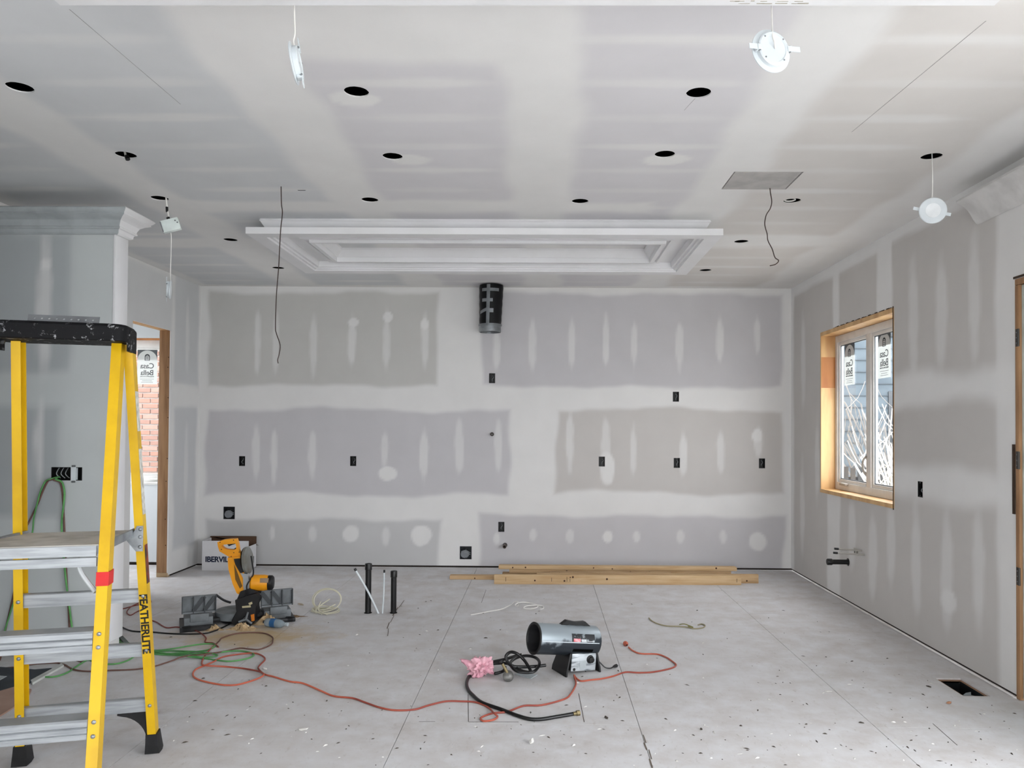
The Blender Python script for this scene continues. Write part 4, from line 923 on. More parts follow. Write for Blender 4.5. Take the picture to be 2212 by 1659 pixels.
# boots and corner gussets
M_RUB = mat('rubber_boot', '#09090a', .6, col2='#17171a', scale=20)
for p0, p1, s in ((RR0, RRt, 1), (RL0, RLt, -1), (FR0, FRt, 1), (FL0, FLt, -1)):
    b0, b1 = on(p0, p1, .09), on(p0, p1, .002)
    MB().loft([[v+E1*(x*k)+E2*(y*k) for x, y in ((-.026, -.038), (.026, -.038), (.03, 0), (.026, .038), (-.026, .038))] for v, k in ((b0, .95), (on(p0, p1, .05), 1.05), (b1, 1.2))]).build('rubber_foot', M_RUB, ld)
for p0, p1, s in ((RR0, RRt, -1), (RL0, RLt, 1)):
    base = on(p0, p1, .19); n = 10
    poly = [(0, 0), (s*.145, 0), (s*.145, -.008)]+[(s*(.018+.127*(1-math.sin(t))), -.012-.128*(1-math.cos(t))) for t in [math.pi/2*i/n for i in range(1, n+1)]]+[(0, -.14)]
    MB().prism(poly, -.006, .003, fn=lambda x, z, y: base+E1*x+E2*y+Vector((0, 0, z))).build('corner_gusset', M_RUB, ld)
# top cap
def splat_mat():
    m = bpy.data.materials.new('splattered_black'); m.use_nodes = True; nt = m.node_tree; N = nt.nodes; L = nt.links; p = N['Principled BSDF']
    tc = N.new('ShaderNodeTexCoord'); n1 = N.new('ShaderNodeTexNoise'); n1.inputs['Scale'].default_value = 26; n1.inputs['Detail'].default_value = 6; n1.inputs['Roughness'].default_value = .7
    L.new(tc.outputs['Object'], n1.inputs['Vector']); r = N.new('ShaderNodeValToRGB'); e = r.color_ramp.elements
    e[0].position = .585; e[0].color = (.004, .004, .005, 1); e[1].position = .66; e[1].color = (.42, .43, .44, 1)
    L.new(n1.outputs['Fac'], r.inputs[0]); L.new(r.outputs[0], p.inputs['Base Color']); p.inputs['Roughness'].default_value = .6; p.inputs['Specular IOR Level'].default_value = .15; return m
M_SPL = splat_mat()
tc_ = (FLt+FRt+RLt+RRt)/4; hw = .262; hd0, hd1 = -.125, .105
def rr_poly(x0, x1, y0, y1, r, n=5):
    P = []
    for cx, cy, t0 in ((x1-r, y0+r, -math.pi/2), (x1-r, y1-r, 0), (x0+r, y1-r, math.pi/2), (x0+r, y0+r, math.pi)):
        P += [(cx+r*math.cos(t0+math.pi/2*i/n), cy+r*math.sin(t0+math.pi/2*i/n)) for i in range(n+1)]
    return P
def capsec(z, g): return [Vector((tc_.x, tc_.y, z))+E1*x+E2*y for x, y in rr_poly(-hw-g, hw+g, hd0-g, hd1+g, .05)]
cap = MB().loft([capsec(HT+.002, -.004), capsec(HT+.006, 0), capsec(HT+.065, .004), capsec(HT+.076, -.004), capsec(HT+.078, -.012)]).build('top_cap', M_SPL, ld)
for s in (1, -1):
    MB().loft([[Vector((tc_.x, tc_.y, z))+E1*s*(hw+x)+E2*y for x, y in ((-.004, -.07), (.006, -.06), (.006, .06), (-.004, .07))] for z in (HT-.036, HT+.06)]).build('cap_end', M_SPL, ld)
MB().lathe([(.001, .012), (.012, .010), (.012, 0)], FLt+E1*.04+Vector((0, 0, -.006)), -E2, 12).build('cap_bolt', M_BLACK, ld)
# lettering, stickers and red tape on the rails
zmid = (.775+.455)/2; pm = on(RR0, RRt, zmid)-E2*.0338+E1*.0
dn = (RR0-RRt).normalized(); nn = -E2; upv = nn.cross(dn).normalized()
text_part('lettering', 'FEATHERLITE', .046, mat('black_print', '#15130d', .6), rRR, Matrix.Translation(pm+nn*.0006) @ Matrix((dn, upv, nn)).transposed().to_4x4(), sx=1.08, bold=.0012)
for z0, z1, m_ in ((1.50, 1.68, None), (1.12, 1.42, None), (.80, .98, 'red')):
    p, q = on(RR0, RRt, z0), on(RR0, RRt, z1); w_ = .0185
    lb = MB().loft([[v+E1*w_+E2*y for y in (-.028, .028)]+[v+E1*(w_+.0006)+E2*y for y in (.028, -.028)] for v in (p, q)])
    lb.build('warning_label', mat('label_white', '#d6d5cc', .6, col2='#a8a79f', scale=40) if m_ is None else mat('label_red', '#8c3a22', .6, col2='#2a2320', scale=18), rRR)
p = on(FR0, FRt, .895); q = on(FR0, FRt, .94)
MB().loft([[v+E1*x+E2*y for x, y in ((-.023, -.036), (.023, -.036), (.0235, .036), (-.023, .036))] for v in (p+Vector((0, 0, -.008)), q)], cap=False).build('red_tape', mat('red_tape', '#c81d1c', .4), ld)

# perforated bracket lying on the cap
zc = HT+.079
br = sheet('metal_bracket', Vector((tc_.x, tc_.y, zc))-E1*.13-E2*.06, E1, Vector((0, .25, 1)).normalized(), .275, .034, .03, lambda Wd: np.repeat(np.array([[.3, .3, .31]]), len(Wd), 0),
           circles=[(.025+.028*k, .018, .0042) for k in range(9)], depth=.002, m=mat('bracket_steel', '#77797c', .4, metal=.6, col2='#65676a'), kind=None, label='perforated grey steel strap resting on top of the yellow ladder', cat='bracket')
br2 = MB().add([tuple(E1*0), tuple(E1*.275), tuple(E1*.275+E2*.04), tuple(E2*.04)], [(0, 1, 2, 3)]).build('base_flange', MATS['bracket_steel'], br)

# ================================================================= CARDBOARD CARTON
bx0, bx1 = FL(436, 1232), FL(534, 1232); yb0, yb1 = bx0.y, YB-.05
ct = thing('carton', 'white cardboard carton with blue lettering in the left corner', 'box', ((bx0.x+bx1.x)/2, (yb0+yb1)/2, 0), world=True)
zt_ = plane(436, 1168, 1, yb0).z; M_CART = mat('carton_white', '#d6d6d8', .8, col2='#c8c8ca', scale=3); M_KRAFT = mat('kraft', '#5d4636', .9)
x0, x1 = bx0.x, bx1.x+.02; w_ = .004
MB().box(x0, x1, yb0, yb0+w_, 0, zt_).build('front_panel', M_CART, ct); MB().box(x0, x1, yb1-w_, yb1, 0, zt_+.02).build('back_panel', M_KRAFT, ct)
MB().box(x0, x0+w_, yb0+w_, yb1-w_, 0, zt_).build('side_panel', M_CART, ct); MB().box(x1-w_, x1, yb0+w_, yb1-w_, 0, zt_-.06).build('side_panel', M_CART, ct)
MB().box(x0, x1, yb0+w_, yb1-w_, 0, .004).build('bottom_panel', M_KRAFT, ct)
fl0 = plane(455, 1174, 1, yb1); fl1 = plane(547, 1161, 1, yb1)
MB().prism([(fl0.x, zt_+.02), (x1+.03, zt_-.08), (fl1.x, zt_-.05), (fl1.x, fl1.z), (fl0.x, fl1.z)], yb1-.012, yb1-.006).build('open_flap', M_KRAFT, ct)
cc = plane(476, 1208, 1, yb0)
text_part('lettering', 'IBERVILLE', .080, mat('navy_print', '#0c1838', .6), ct, Matrix.Translation((cc.x, yb0-.0008, plane(488, 1209, 1, yb0).z)) @ Matrix.Rotation(math.pi/2, 4, 'X'), sx=1.0, bold=.0025)
for k in range(3): MB().box(x1, x1+.0008, yb0+.05+.04*k, yb0+.075+.04*k, .06, .17-.02*k).build('printed_mark', mat('grey_print', '#55606a', .7), ct)

# ================================================================= LUMBER
M_PINE = [mat('spruce_%d' % i, c, .75, col2=c2, scale=5, stretch=(.6, 6, 8), bump=.15) for i, (c, c2) in enumerate((('#cdb18a', '#bd9c72'), ('#c4a680', '#ad8d66'), ('#b79a74', '#9f805b')))]
M_MARK = mat('pencil_mark', '#3a2c1e', .9)
def board(label, x0, x1, y0, y1, z0, z1, m_, tilt=0, marks=()):
    c = Vector(((x0+x1)/2, (y0+y1)/2, z0)); L = (x1-x0)/2; t = thing('lumber_board', label, 'lumber', c, tilt, 'lumber boards by the back wall')
    MB().box(-L, L, -(y1-y0)/2, (y1-y0)/2, 0, z1-z0, .003).build('board', M_PINE[m_], t)
    for k in range(5):
        u = random.uniform(-.9, .9)*L; MB().lathe([(.0005, 0), (random.uniform(.006, .012), .0002)], (u, -(y1-y0)/2-.0005, random.uniform(.2, .8)*(z1-z0)), (0, -1, 0), 8).build('knot', kn, t)
    for u, h in marks: MB().box(u-.002, u+.002, -(y1-y0)/2-.0008, -(y1-y0)/2, (z1-z0)*.3, (z1-z0)*(.3+h)).build('pencil_mark', M_MARK, t)
    return t
xa, xb_ = FL(1067, 1262).x, FL(1596, 1260).x
board('pale board on edge at the very front of the lumber pile', xa, xb_, 7.575, 7.613, 0, .092, 0, .02, ((-1.1, .45), (-.65, .4), (-.50, .5), (-.47, .3), (1.17, .4)))
board('board on edge behind the front one sticking out at the right', -.05, FL(1620, 1250).x+.02, 7.68, 7.718, 0, .089, 1, .012)
board('thin flat board sticking out at the left of the pile', plane(972, 1240, 1, 7.80).x, 1.0, 7.77, 7.858, 0, .038, 1, .0)
board('short flat board lying on top in the middle of the pile', plane(1188, 1234, 1, 7.82).x, plane(1450, 1234, 1, 7.82).x, 7.775, 7.853, .0405, .0785, 2)
board('flat board at the bottom of the pile nearest the wall', plane(1085, 1226, 1, 7.92).x, plane(1575, 1226, 1, 7.92).x, 7.93, 8.02, 0, .038, 2)
board('second flat board from below in the pile nearest the wall', plane(1100, 1226, 1, 7.92).x, plane(1580, 1226, 1, 7.92).x, 7.925, 8.015, .0395, .0775, 1)
board('topmost long board of the pile nearest the wall', plane(1077, 1224, 1, 7.92).x, plane(1592, 1224, 1, 7.92).x, 7.92, 8.01, .079, .117, 0)

# ================================================================= PIPES RISING FROM THE FLOOR
def floor_pipe(label, px, py, top, r):
    b = FL(px, py); h = plane(px, top, 1, b.y).z; t = thing('waste_pipe', label, 'pipe', b, group='black waste pipes rising from the floor')
    MB().cyl((0, 0, -.015), (0, 0, h-.03), r, n=24).build('pipe', M_BLACKP, t)
    MB().lathe([(r, h-.055), (r*1.16, h-.052), (r*1.18, h-.006), (r*1.08, h), (.001, h+.004)], (0, 0, 0), (0, 0, 1), 24).build('cap', M_BLACKP, t)
    MB().lathe([(r, .004), (r*1.25, .003), (r*1.3, .0005)], (0, 0, 0), (0, 0, 1), 20).build('hole_gap', M_DARK, t)
floor_pipe('taller of the two black pipes rising from the floor', 795, 1324, 1217, .0245); floor_pipe('shorter black pipe rising from the floor on the right', 850, 1324, 1233, .0235)
b = FL(820, 1325)
for lab, p1, r in (('white water tube leaning left between the black pipes', plane(769, 1233, 1, b.y-.02), .0085), ('thin upright white water tube between the black pipes', plane(830, 1237, 1, b.y), .0062)):
    p0 = FL(819 if r > .008 else 826, 1325); t = thing('water_tube', lab, 'tube', p0, world=True, group='white water tubes rising from the floor')
    MB().tube([p0+Vector((0, 0, -.012)), p0+(p1-p0)*.5+Vector((.004, 0, .004)), p1], r, 10, 6).build('tube', M_WPL, t)
    MB().cyl(p1, p1+(p1-p0).normalized()*.022, r*1.25, n=10).build('plug', M_BLACK, t)

# ================================================================= MITRE SAW (seen from behind)
so = FL(515, 1346); SROT = math.radians(26)
saw = thing('mitre_saw', 'yellow and black mitre saw standing on the floor', 'saw', so, SROT)
M_SY = mat('saw_yellow', '#e79a14', .45, col2='#d98c0e', scale=4); M_SB = mat('saw_black', '#101012', .5, col2='#1c1c1f'); M_SG = mat('saw_cast_grey', '#74797c', .6, metal=.1, col2='#5d6163', scale=10); M_SD = mat('sawdust_grey', '#8a7a66', .9)
MB().cyl((0, .10, .03), (0, .10, .085), .165, n=36).build('turntable', M_SG, saw)
bs = MB().box(-.30, .30, .00, .20, .022, .055, .008).cyl((0, .1, .0), (0, .1, .03), .12, n=24)
base_ = bs.build('base', M_SB, saw)
for s in (-1, 1):
    x = s*.285
    w_ = MB().box(x-.10, x+.10, -.055, .20, .07, .085, .004)
    for k in (-.095, -.03, .03, .09): w_.box(x+k-.006, x+k+.006, -.05, .19, .03, .072)
    w_.box(x-.1, x+.1, -.058, -.046, .0, .085, .003).box(x-.1, x+.1, .185, .197, .0, .085, .003)
    w_.build('table_wing', M_SG, saw)
    MB().box(x+s*.06, x+s*.125, -.13, .20, .0, .03, .005).box(x-s*.12, x+s*.11, -.13, -.10, .0, .03, .005).build('carry_frame', M_SB, saw)
    MB().box(x-.06, x+.07, -.075, -.045, .055, .115, .006).build('fence_clamp', M_SG, saw)
    a_, b_ = (s*.165, s*.40); xs = sorted((a_, b_))
    fc = MB().box(xs[0], xs[1], .0, .008, .112, .238, .002).box(xs[0], xs[1], -.022, .002, .232, .24).box(xs[0], xs[1], -.022, .002, .110, .122)
    ribs = []
    for k in range(2):
        u0, u1 = (xs[0]+(xs[1]-xs[0])*q/3 for q in (k+(s < 0), k+1+(s < 0)))
        ribs.append(MB().beam((u0, -.014, .125 if s < 0 else .23), (u1, -.014, .23 if s < 0 else .125), .028, .005, (0, 1, 0)))
    for k in range(4): u = xs[0]+(xs[1]-xs[0])*k/3; ribs.append(MB().box(u-.0035, u+.0035, -.03, .002, .112, .238))
    fo = fc.build('fence', M_SG, saw)
    for r__ in ribs: r__.build('fence_rib', mat('rib_shaded', '#3c4043', .6), fo)  # darker grey paints occlusion shade into the ribs
    MB().tube([(s*.165, -.004, .235), (s*.11, -.01, .19), (s*.06, -.03, .17)], .009, 7, 4).build('fence_arm', M_SB, saw)
def zz(P): return [((380+a/5.53-513)/258, (1346-(1100+b/5.53))/282) for a, b in P]
# the saw head is swung to a mitre angle relative to its base
RB = Matrix.Rotation(-SROT*.75, 4, 'Z')
def zp_(poly, y0, y1, name, m_, parent=saw): return MB().prism(zz(poly), y0, y1, M=RB).build(name, m_, parent)
zp_([(735, 1050), (800, 1030), (860, 1000), (960, 975), (992, 1050), (955, 1140), (945, 1300), (890, 1375), (800, 1370), (700, 1320), (752, 1190)], -.10, -.02, 'pivot_housing', M_SB)
zp_([(740, 1080), (800, 1060), (930, 1060), (945, 1250), (760, 1250)], -.02, .07, 'rear_post', M_SB)
zp_([(775, 960), (870, 925), (965, 965), (945, 1060), (760, 1085), (742, 1045)], -.06, .02, 'arm_hinge', M_SB)
zp_([(812, 1120), (900, 1112), (905, 1135), (815, 1142)], -.106, -.099, 'bevel_scale', mat('scale_pale', '#b8ae8c', .5)); zp_([(878, 1085), (915, 1070), (920, 1095), (890, 1112)], -.106, -.098, 'pointer', MATS['scale_pale'])
zp_([(905, 1225), (940, 1215), (945, 1295), (915, 1300)], -.108, -.099, 'side_button', mat('saw_orange', '#d77a1c', .5))
kc = RB @ Vector((zz([(860, 1265)])[0][0], -.125, zz([(860, 1265)])[0][1]))
kb = MB().lathe([(.001, .012), (.02, .012), (.022, 0), (.018, -.03)], kc, (-math.sin(SROT*.75)*-1*0, -1, 0), 16)
kbo = kb.build('bevel_knob', M_SB, saw)
for k in range(3):
    t_ = math.radians((75, 195, 320)[k]); e_ = kc+Vector((.055*math.cos(t_), -.016, .055*math.sin(t_)))
    MB().tube([kc+Vector((0, -.014, 0)), kc+(e_-kc)*.6+Vector((0, -.004, 0)), e_], .008, 7, 4).build('knob_arm', M_SG, kbo)
for px, pz in ((825, 1355), (875, 1360)):
    q = zz([(px, pz)])[0]; MB().lathe([(.001, .01), (.012, .006), (.013, 0)], RB @ Vector((q[0], -.105, q[1])), (0, -1, 0), 12).build('bolt', M_STEEL, saw)
zp_([(628, 560), (765, 540), (790, 700), (818, 800), (815, 960), (775, 1012), (730, 985), (685, 870), (640, 700)], -.045, .02, 'arm_cover', M_SY)
zp_([(700, 640), (745, 760), (790, 900), (765, 930), (715, 820)], -.0475, -.0452, 'arm_label', mat('arm_print', '#6d4d18', .7))
hd = [(510, 375), (570, 348), (640, 338), (712, 337), (730, 400), (742, 480), (772, 552), (690, 575), (625, 545), (590, 520), (535, 485), (518, 430)]
hi = [(553, 412), (585, 404), (640, 398), (700, 392), (708, 405), (712, 430), (712, 455), (690, 468), (645, 466), (610, 462), (580, 448), (560, 430)]
MB().ring(zz(hd), zz(hi), -.028, .02, fn=lambda a, b, y: RB @ Vector((a, y, b))).build('handle', M_SY, saw)
for p in ((540, 376), (684, 352), (556, 462), (688, 502), (745, 495), (660, 548)):
    q = zz([p])[0]; MB().cyl(RB @ Vector((q[0], -.028, q[1])), RB @ Vector((q[0], -.0295, q[1])), .004, n=8).build('screw', M_SB, saw)
zp_([(612, 402), (700, 390), (706, 398), (672, 408), (630, 428)], -.018, .01, 'trigger', M_SB)
zp_([(690, 452), (712, 440), (712, 470), (692, 470)], -.018, .01, 'lock_button', M_SB)
zp_([(698, 572), (762, 566), (800, 735), (770, 745), (735, 680), (715, 640)], -.052, -.02, 'guard_link', M_SB)
bl = RB @ Vector((zz([(812, 610)])[0][0], .03, zz([(812, 610)])[0][1]))
ax_ = RB @ Vector((.99, -.07, .1))
MB().lathe([(.001, -.016), (.09, -.016), (.104, -.010), (.106, .010), (.095, .016), (.001, .018)], bl, ax_, 32).build('blade_guard', mat('guard_grey', '#7d807d', .4, col2='#5d574c', scale=7), saw)
MB().lathe([(.001, -.019), (.098, -.0185), (.099, -.0172)], bl-ax_.normalized()*.001, ax_, 40).build('blade', mat('blade_brown', '#4b3d2c', .4, metal=.5), saw)
zp_([(770, 740), (840, 755), (870, 860), (862, 950), (820, 985), (802, 900), (800, 800)], -.055, .0, 'gear_case', mat('gear_silver', '#aeb2b4', .35, metal=.6))
mc = zz([(862, 875)])[0]; md = RB @ Vector((1, .06, -.02)).normalized(); m0 = RB @ Vector((mc[0], .0, mc[1]))
MB().lathe([(.001, -.005), (.052, 0), (.062, .012), (.062, .10), (.056, .135), (.054, .14)], m0, md, 28).build('motor', M_SY, saw)
MB().lathe([(.056, .128), (.058, .135), (.057, .16), (.045, .172), (.001, .174)], m0, md, 28).build('motor_end', M_SB, saw)
MB().box(-.032, .032, -.008, .008, -.018, .018, .003, M=Matrix.Translation(m0+md*.085+Vector((.01, -.055, .026))) @ RB @ Matrix.Rotation(-.35, 4, 'X')).build('motor_plate', mat('plate_brown', '#8b7763', .5), saw)
P = [zz([p])[0] for p in ((870, 545), (885, 640), (895, 770), (850, 880), (850, 990), (790, 1110), (720, 1260), (700, 1310))]
MB().tube([RB @ Vector((a, -.075 if i > 2 else -.02, b)) for i, (a, b) in enumerate(P)], .006, 7, 5).build('lead', M_SB, saw)
# its power cord on the floor
def floor_cord(name, pts, r, m_, label, cat='cord', group=None, lift=None, wobble=.0):
    P = []
    for i, p in enumerate(pts):
        q = FL(p[0], p[1], r+(p[2] if len(p) > 2 else 0)); P.append(q)
    return solo(MB().tube(P, r, 7, 5), name, m_, label, cat, group)
M_OR = mat('orange_cord', '#c9694f', .55, col2='#8c4033', scale=1.1, lo=.42, hi=.58); M_RD = mat('red_brown_cord', '#84413a', .6, col2='#6f352f'); M_GR = mat('green_cord', '#5c9a58', .6, col2='#447f45'); M_BR = mat('brown_cord', '#6a4a40', .6)
floor_cord('power_cord', [(236, 1349), (258.8, 1353), (285, 1363), (325.8, 1365), (373.8, 1369), (433.7, 1369), (460, 1364), (484, 1354), (497, 1347)], .0055, M_BLACK, 'black power cord running from the ladder side to the mitre saw')

# ================================================================= SAWDUST, BOTTLE, CHIPS ROUND THE SAW
def mound(name, px, py, rx, ry, h, m_, label, cat, kind=None, seed=1, rough=.38):
    c = FL(px, py); rr = random.Random(seed); vs = [(0, 0, h)]; fs = []; nr, na = 6, 22
    for i in range(1, nr+1):
        for k in range(na):
            t = 2*math.pi*k/na; s = i/nr; w = 1+rough*.5*math.sin(3*t+seed)+rough*.4*math.sin(5*t+2*seed)
            vs.append((rx*s*w*math.cos(t), ry*s*w*math.sin(t), max(0.0004, h*(1-s)**1.2*(1+rr.uniform(-rough, rough)*2)) if i < nr else .0003))
    for k in range(na): fs.append((0, 1+k, 1+(k+1) % na))
    for i in range(nr-1):
        for k in range(na): fs.append((1+i*na+k, 1+i*na+(k+1) % na, 1+(i+1)*na+(k+1) % na, 1+(i+1)*na+k))
    fs = [f[::-1] for f in fs]
    mb = MB(); mb.add([c+Vector(v) for v in vs], fs); return tag(mb.build(name, m_, base=c), label, cat, kind=kind)
M_SAWD = mat('sawdust', '#bfa784', .95, col2='#a48a66', scale=40, bump=.6, bscale=150)
mound('sawdust_heap', 580, 1346, .12, .075, .06, M_SAWD, 'tan sawdust heap between the saw and the water bottle', 'sawdust', 'stuff', 3)
mound('sawdust_heap', 525, 1360, .11, .05, .04, M_SAWD, 'low tan sawdust drift in front of the saw', 'sawdust', 'stuff', 5)
mound('sawdust_heap', 462, 1360, .07, .05, .03, M_SAWD, 'small sawdust drift under the left wing of the saw', 'sawdust', 'stuff', 8)
mound('sawdust_heap', 604, 1330, .07, .05, .045, mat('sawdust_brown', '#8d7458', .95, col2='#6d5741', scale=60, bump=.6), 'brown chip heap at the right end of the saw', 'sawdust', 'stuff', 11)
mound('sawdust_heap', 632, 1332, .10, .03, .012, MATS['sawdust_brown'], 'scattered brown chips right of the saw', 'sawdust', 'stuff', 13)
bc_ = FL(596, 1356); bt = thing('water_bottle', 'clear crushed water bottle with blue label lying by the saw', 'bottle', bc_, math.radians(-18))
M_PET = mat('pet_plastic', '#9aa8b0', .15, col2='#8797a1', spec=.6, alpha=.7)
MB().lathe([(.001, -.002), (.026, 0), (.032, .008), (.033, .04), (.031, .05), (.033, .06), (.033, .11), (.028, .14), (.014, .165), (.013, .185), (.001, .186)], (-.09, 0, .034), (1, .0, 0), 22).build('body', M_PET, bt)
MB().lathe([(.0335, .05), (.0338, .055), (.0338, .09), (.0335, .095)], (-.09, 0, .034), (1, 0, 0), 22).build('label_band', mat('bottle_blue', '#2f5f8f', .4), bt)
MB().lathe([(.001, .198), (.0145, .197), (.0145, .178), (.013, .176)], (-.09, 0, .034), (1, 0, 0), 16).build('cap', mat('cap_grey', '#a9b3b9', .4), bt)

# ================================================================= PROPANE HEATER
ho = FL(1222, 1452); ht = thing('propane_heater', 'grey tubular propane heater on a black stand', 'heater', ho, math.radians(27))
TL = Matrix.Rotation(math.radians(8.5), 4, 'Y')       # mouth (local -x) tipped upwards
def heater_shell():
    # dark steel; the sky's reflection is painted in as a paler upper half
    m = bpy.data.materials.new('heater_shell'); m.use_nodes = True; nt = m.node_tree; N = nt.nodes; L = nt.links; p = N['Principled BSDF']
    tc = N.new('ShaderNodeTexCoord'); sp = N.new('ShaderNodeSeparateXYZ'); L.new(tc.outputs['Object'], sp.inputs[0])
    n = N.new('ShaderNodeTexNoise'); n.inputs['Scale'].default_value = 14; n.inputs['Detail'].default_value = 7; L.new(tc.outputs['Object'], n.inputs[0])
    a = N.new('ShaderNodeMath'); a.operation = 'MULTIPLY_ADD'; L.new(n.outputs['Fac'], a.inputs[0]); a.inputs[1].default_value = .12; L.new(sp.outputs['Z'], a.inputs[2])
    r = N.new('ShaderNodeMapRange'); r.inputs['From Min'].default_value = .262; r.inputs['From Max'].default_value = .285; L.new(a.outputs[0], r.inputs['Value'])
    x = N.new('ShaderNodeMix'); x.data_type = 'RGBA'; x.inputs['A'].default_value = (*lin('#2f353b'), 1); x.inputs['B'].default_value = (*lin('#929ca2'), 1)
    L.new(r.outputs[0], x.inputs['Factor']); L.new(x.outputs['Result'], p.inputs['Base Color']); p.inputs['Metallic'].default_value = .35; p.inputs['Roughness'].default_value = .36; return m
HC_ = Vector((-.01, 0, .205)); HRD = .094
axm = TL @ Vector((-1, 0, 0))
ctr = HC_
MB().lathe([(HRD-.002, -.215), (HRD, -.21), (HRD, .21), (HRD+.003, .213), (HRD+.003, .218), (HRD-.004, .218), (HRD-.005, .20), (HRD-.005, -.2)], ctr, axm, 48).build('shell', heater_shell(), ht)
MB().lathe([(HRD-.0052, .215), (HRD-.012, .214), (HRD-.012, -.02), (.001, -.03)], ctr, axm, 40).build('burner_tube', mat('burner_grey', '#2f2f31', .5, metal=.3), ht)
MB().lathe([(HRD+.0035, .212), (HRD+.0042, .220), (HRD-.008, .2205), (HRD-.013, .214)], ctr, axm, 48).build('mouth_rim', M_BLACK, ht)
gr_ = MB()
for k in range(5): gr_.lathe([(.018*(k+1)-.002, -.216), (.018*(k+1), -.218), (.018*(k+1)+.002, -.216)], ctr, axm, 32)
gr_.build('rear_grille', M_BLACK, ht)
def hl(x, y, z): return ctr+TL @ Vector((x, y, z))
zc_ = HRD
MB().loft([[hl(x, y, z) for y in (-.016, .016)]+[hl(x, y, z+h) for y in (.016, -.016)] for x, z, h in ((-.045, zc_-.006, .006), (-.008, zc_-.002, .030), (.012, zc_+.002, .024), (.06, zc_-.001, .020), (.10, zc_+.001, .022), (.125, zc_-.002, .028), (.165, zc_-.008, .008))]).build('handle', M_BLACK, ht)
# long bright strip painting in the seam's highlight, and label
def on_shell(u0, u1, t0, t1, name, m_, off=.0008, n=6):
    vs = [hl(x, -(HRD+off)*math.cos(t), (HRD+off)*math.sin(t)) for x in (u0, u1) for t in [t0+(t1-t0)*i/n for i in range(n+1)]]
    return MB().add(vs, [(i, i+1, n+2+i, n+1+i) for i in range(n)]).build(name, m_, ht)
on_shell(-.205, .2, .02, .075, 'seam', mat('seam_highlight', '#c9d2d6', .3, metal=.4))
lab = on_shell(.0, .165, .10, .62, 'label', mat('label_dark', '#1d1f22', .5, col2='#8d969b', scale=34, lo=.55, hi=.68), .0009)
on_shell(.012, .062, .10, .30, 'red_logo', mat('logo_red', '#c8505a', .5, col2='#e6b9bd', scale=45), .0016)
on_shell(.066, .108, .10, .27, 'logo_letters', mat('logo_white', '#dfe3e6', .5, col2='#3a3d40', scale=70, stretch=(1.6, 1, .2)), .0016)
on_shell(.112, .16, .14, .17, 'printed_line', mat('print_white', '#d5d9dc', .5), .0016, 2)
on_shell(.02, .165, -.62, -.38, 'vent_slot', M_DARK, .0012)
# stand: flared legs, control box
for (xa, xb2, xc) in ((-.01, .0, -.05), (.175, .185, .19)):
    MB().loft([[Vector((x, y, z)) for x, y in ((xa+s*(xc-xa), -.075-.02*s), (xb2+s*(xc-xa), -.075-.02*s), (xb2+s*(xc-xa), .075+.02*s), (xa+s*(xc-xa), .075+.02*s))] for z, s in ((.001, 1), (.03, .9), (.135, 0))]).build('stand_leg', M_BLACK, ht)
MB().box(0.0, .178, -.062, .07, .022, .128, .004).build('control_box', M_BLACK, ht)
pnl = MB().box(.002, .178, -.071, -.062, .016, .124, .003, M=Matrix.Translation((0.09, 0, .07)) @ Matrix.Rotation(math.radians(5), 4, 'Y') @ Matrix.Translation((-.09, 0, -.07))).build('control_panel', mat('panel_scratched', '#b9bfc3', .45, metal=.3, col2='#4a5157', scale=5, stretch=(1.5, 1, 9), lo=.5, hi=.66), ht)
MB().lathe([(.026, 0), (.024, .006), (.018, .007), (.017, .024), (.001, .025)], (.135, -.071, .082), (0, -1, 0), 24).build('knob', M_BLACK, pnl)
MB().box(.06, .105, -.0722, -.0712, .03, .08).build('instruction_sticker', mat('sticker_pale', '#aeb5b8', .6), pnl)
MB().cyl((.02, -.071, .034), (.02, -.0735, .034), .009, n=12).build('igniter', M_BLACK, pnl)
MB().tube([(.18, -.05, .085), (.21, -.07, .05), (.24, -.08, .02), (.275, -.085, .012), (.31, -.07, .014)], .004, 7, 5).build('power_lead', M_BLACK, ht)
MB().lathe([(.001, -.022), (.006, -.02), (.010, -.004), (.011, .012), (.001, .013)], (.325, -.065, .014), (1, .3, .0), 12).build('plug', M_BLACK, ht)
MB().cyl((.338, -.065, .014), (.352, -.061, .014), .002, n=6).cyl((.337, -.058, .014), (.351, -.054, .014), .002, n=6).build('plug_pin', M_STEEL, ht)

# ================================================================= GAS HOSE, REGULATOR, INSULATION
yh = 4.78
V = lambda zx, zy, y=yh: plane(1000+zx/12.289, 1380+zy/12.289, 1, y)
hr = .0095
hose = thing('gas_hose', 'thick black gas hose coiled beside the heater', 'hose', FL(1100, 1455), world=True)
loop = [V(2200, 700, 4.80), V(1900, 735, 4.78), V(1500, 745, 4.76), V(1300, 720, 4.74), V(1190, 620, 4.72), V(1140, 480, 4.72), V(1200, 385, 4.73), V(1300, 350, 4.75), V(1450, 400, 4.77), V(1620, 560, 4.76), V(1740, 740, 4.72), V(1790, 880, 4.69), V(1600, 890, 4.68), V(1400, 840, 4.69),
        V(1270, 700, 4.74), V(1290, 590, 4.80), V(1450, 490, 4.86), V(1700, 450, 4.88), V(1930, 500, 4.86), V(2030, 620, 4.80), V(1990, 760, 4.74), V(1850, 880, 4.69), V(1600, 860, 4.70), V(1350, 730, 4.78), V(1150, 650, 4.86), V(900, 650, 4.88), V(700, 680, 4.86), V(600, 715, 4.82), V(430, 800, 4.78)]
for q in loop: q.z = max(q.z, hr+.001)
MB().tube(loop, hr, 10, 6).build('coil', M_BLACKP, hose)
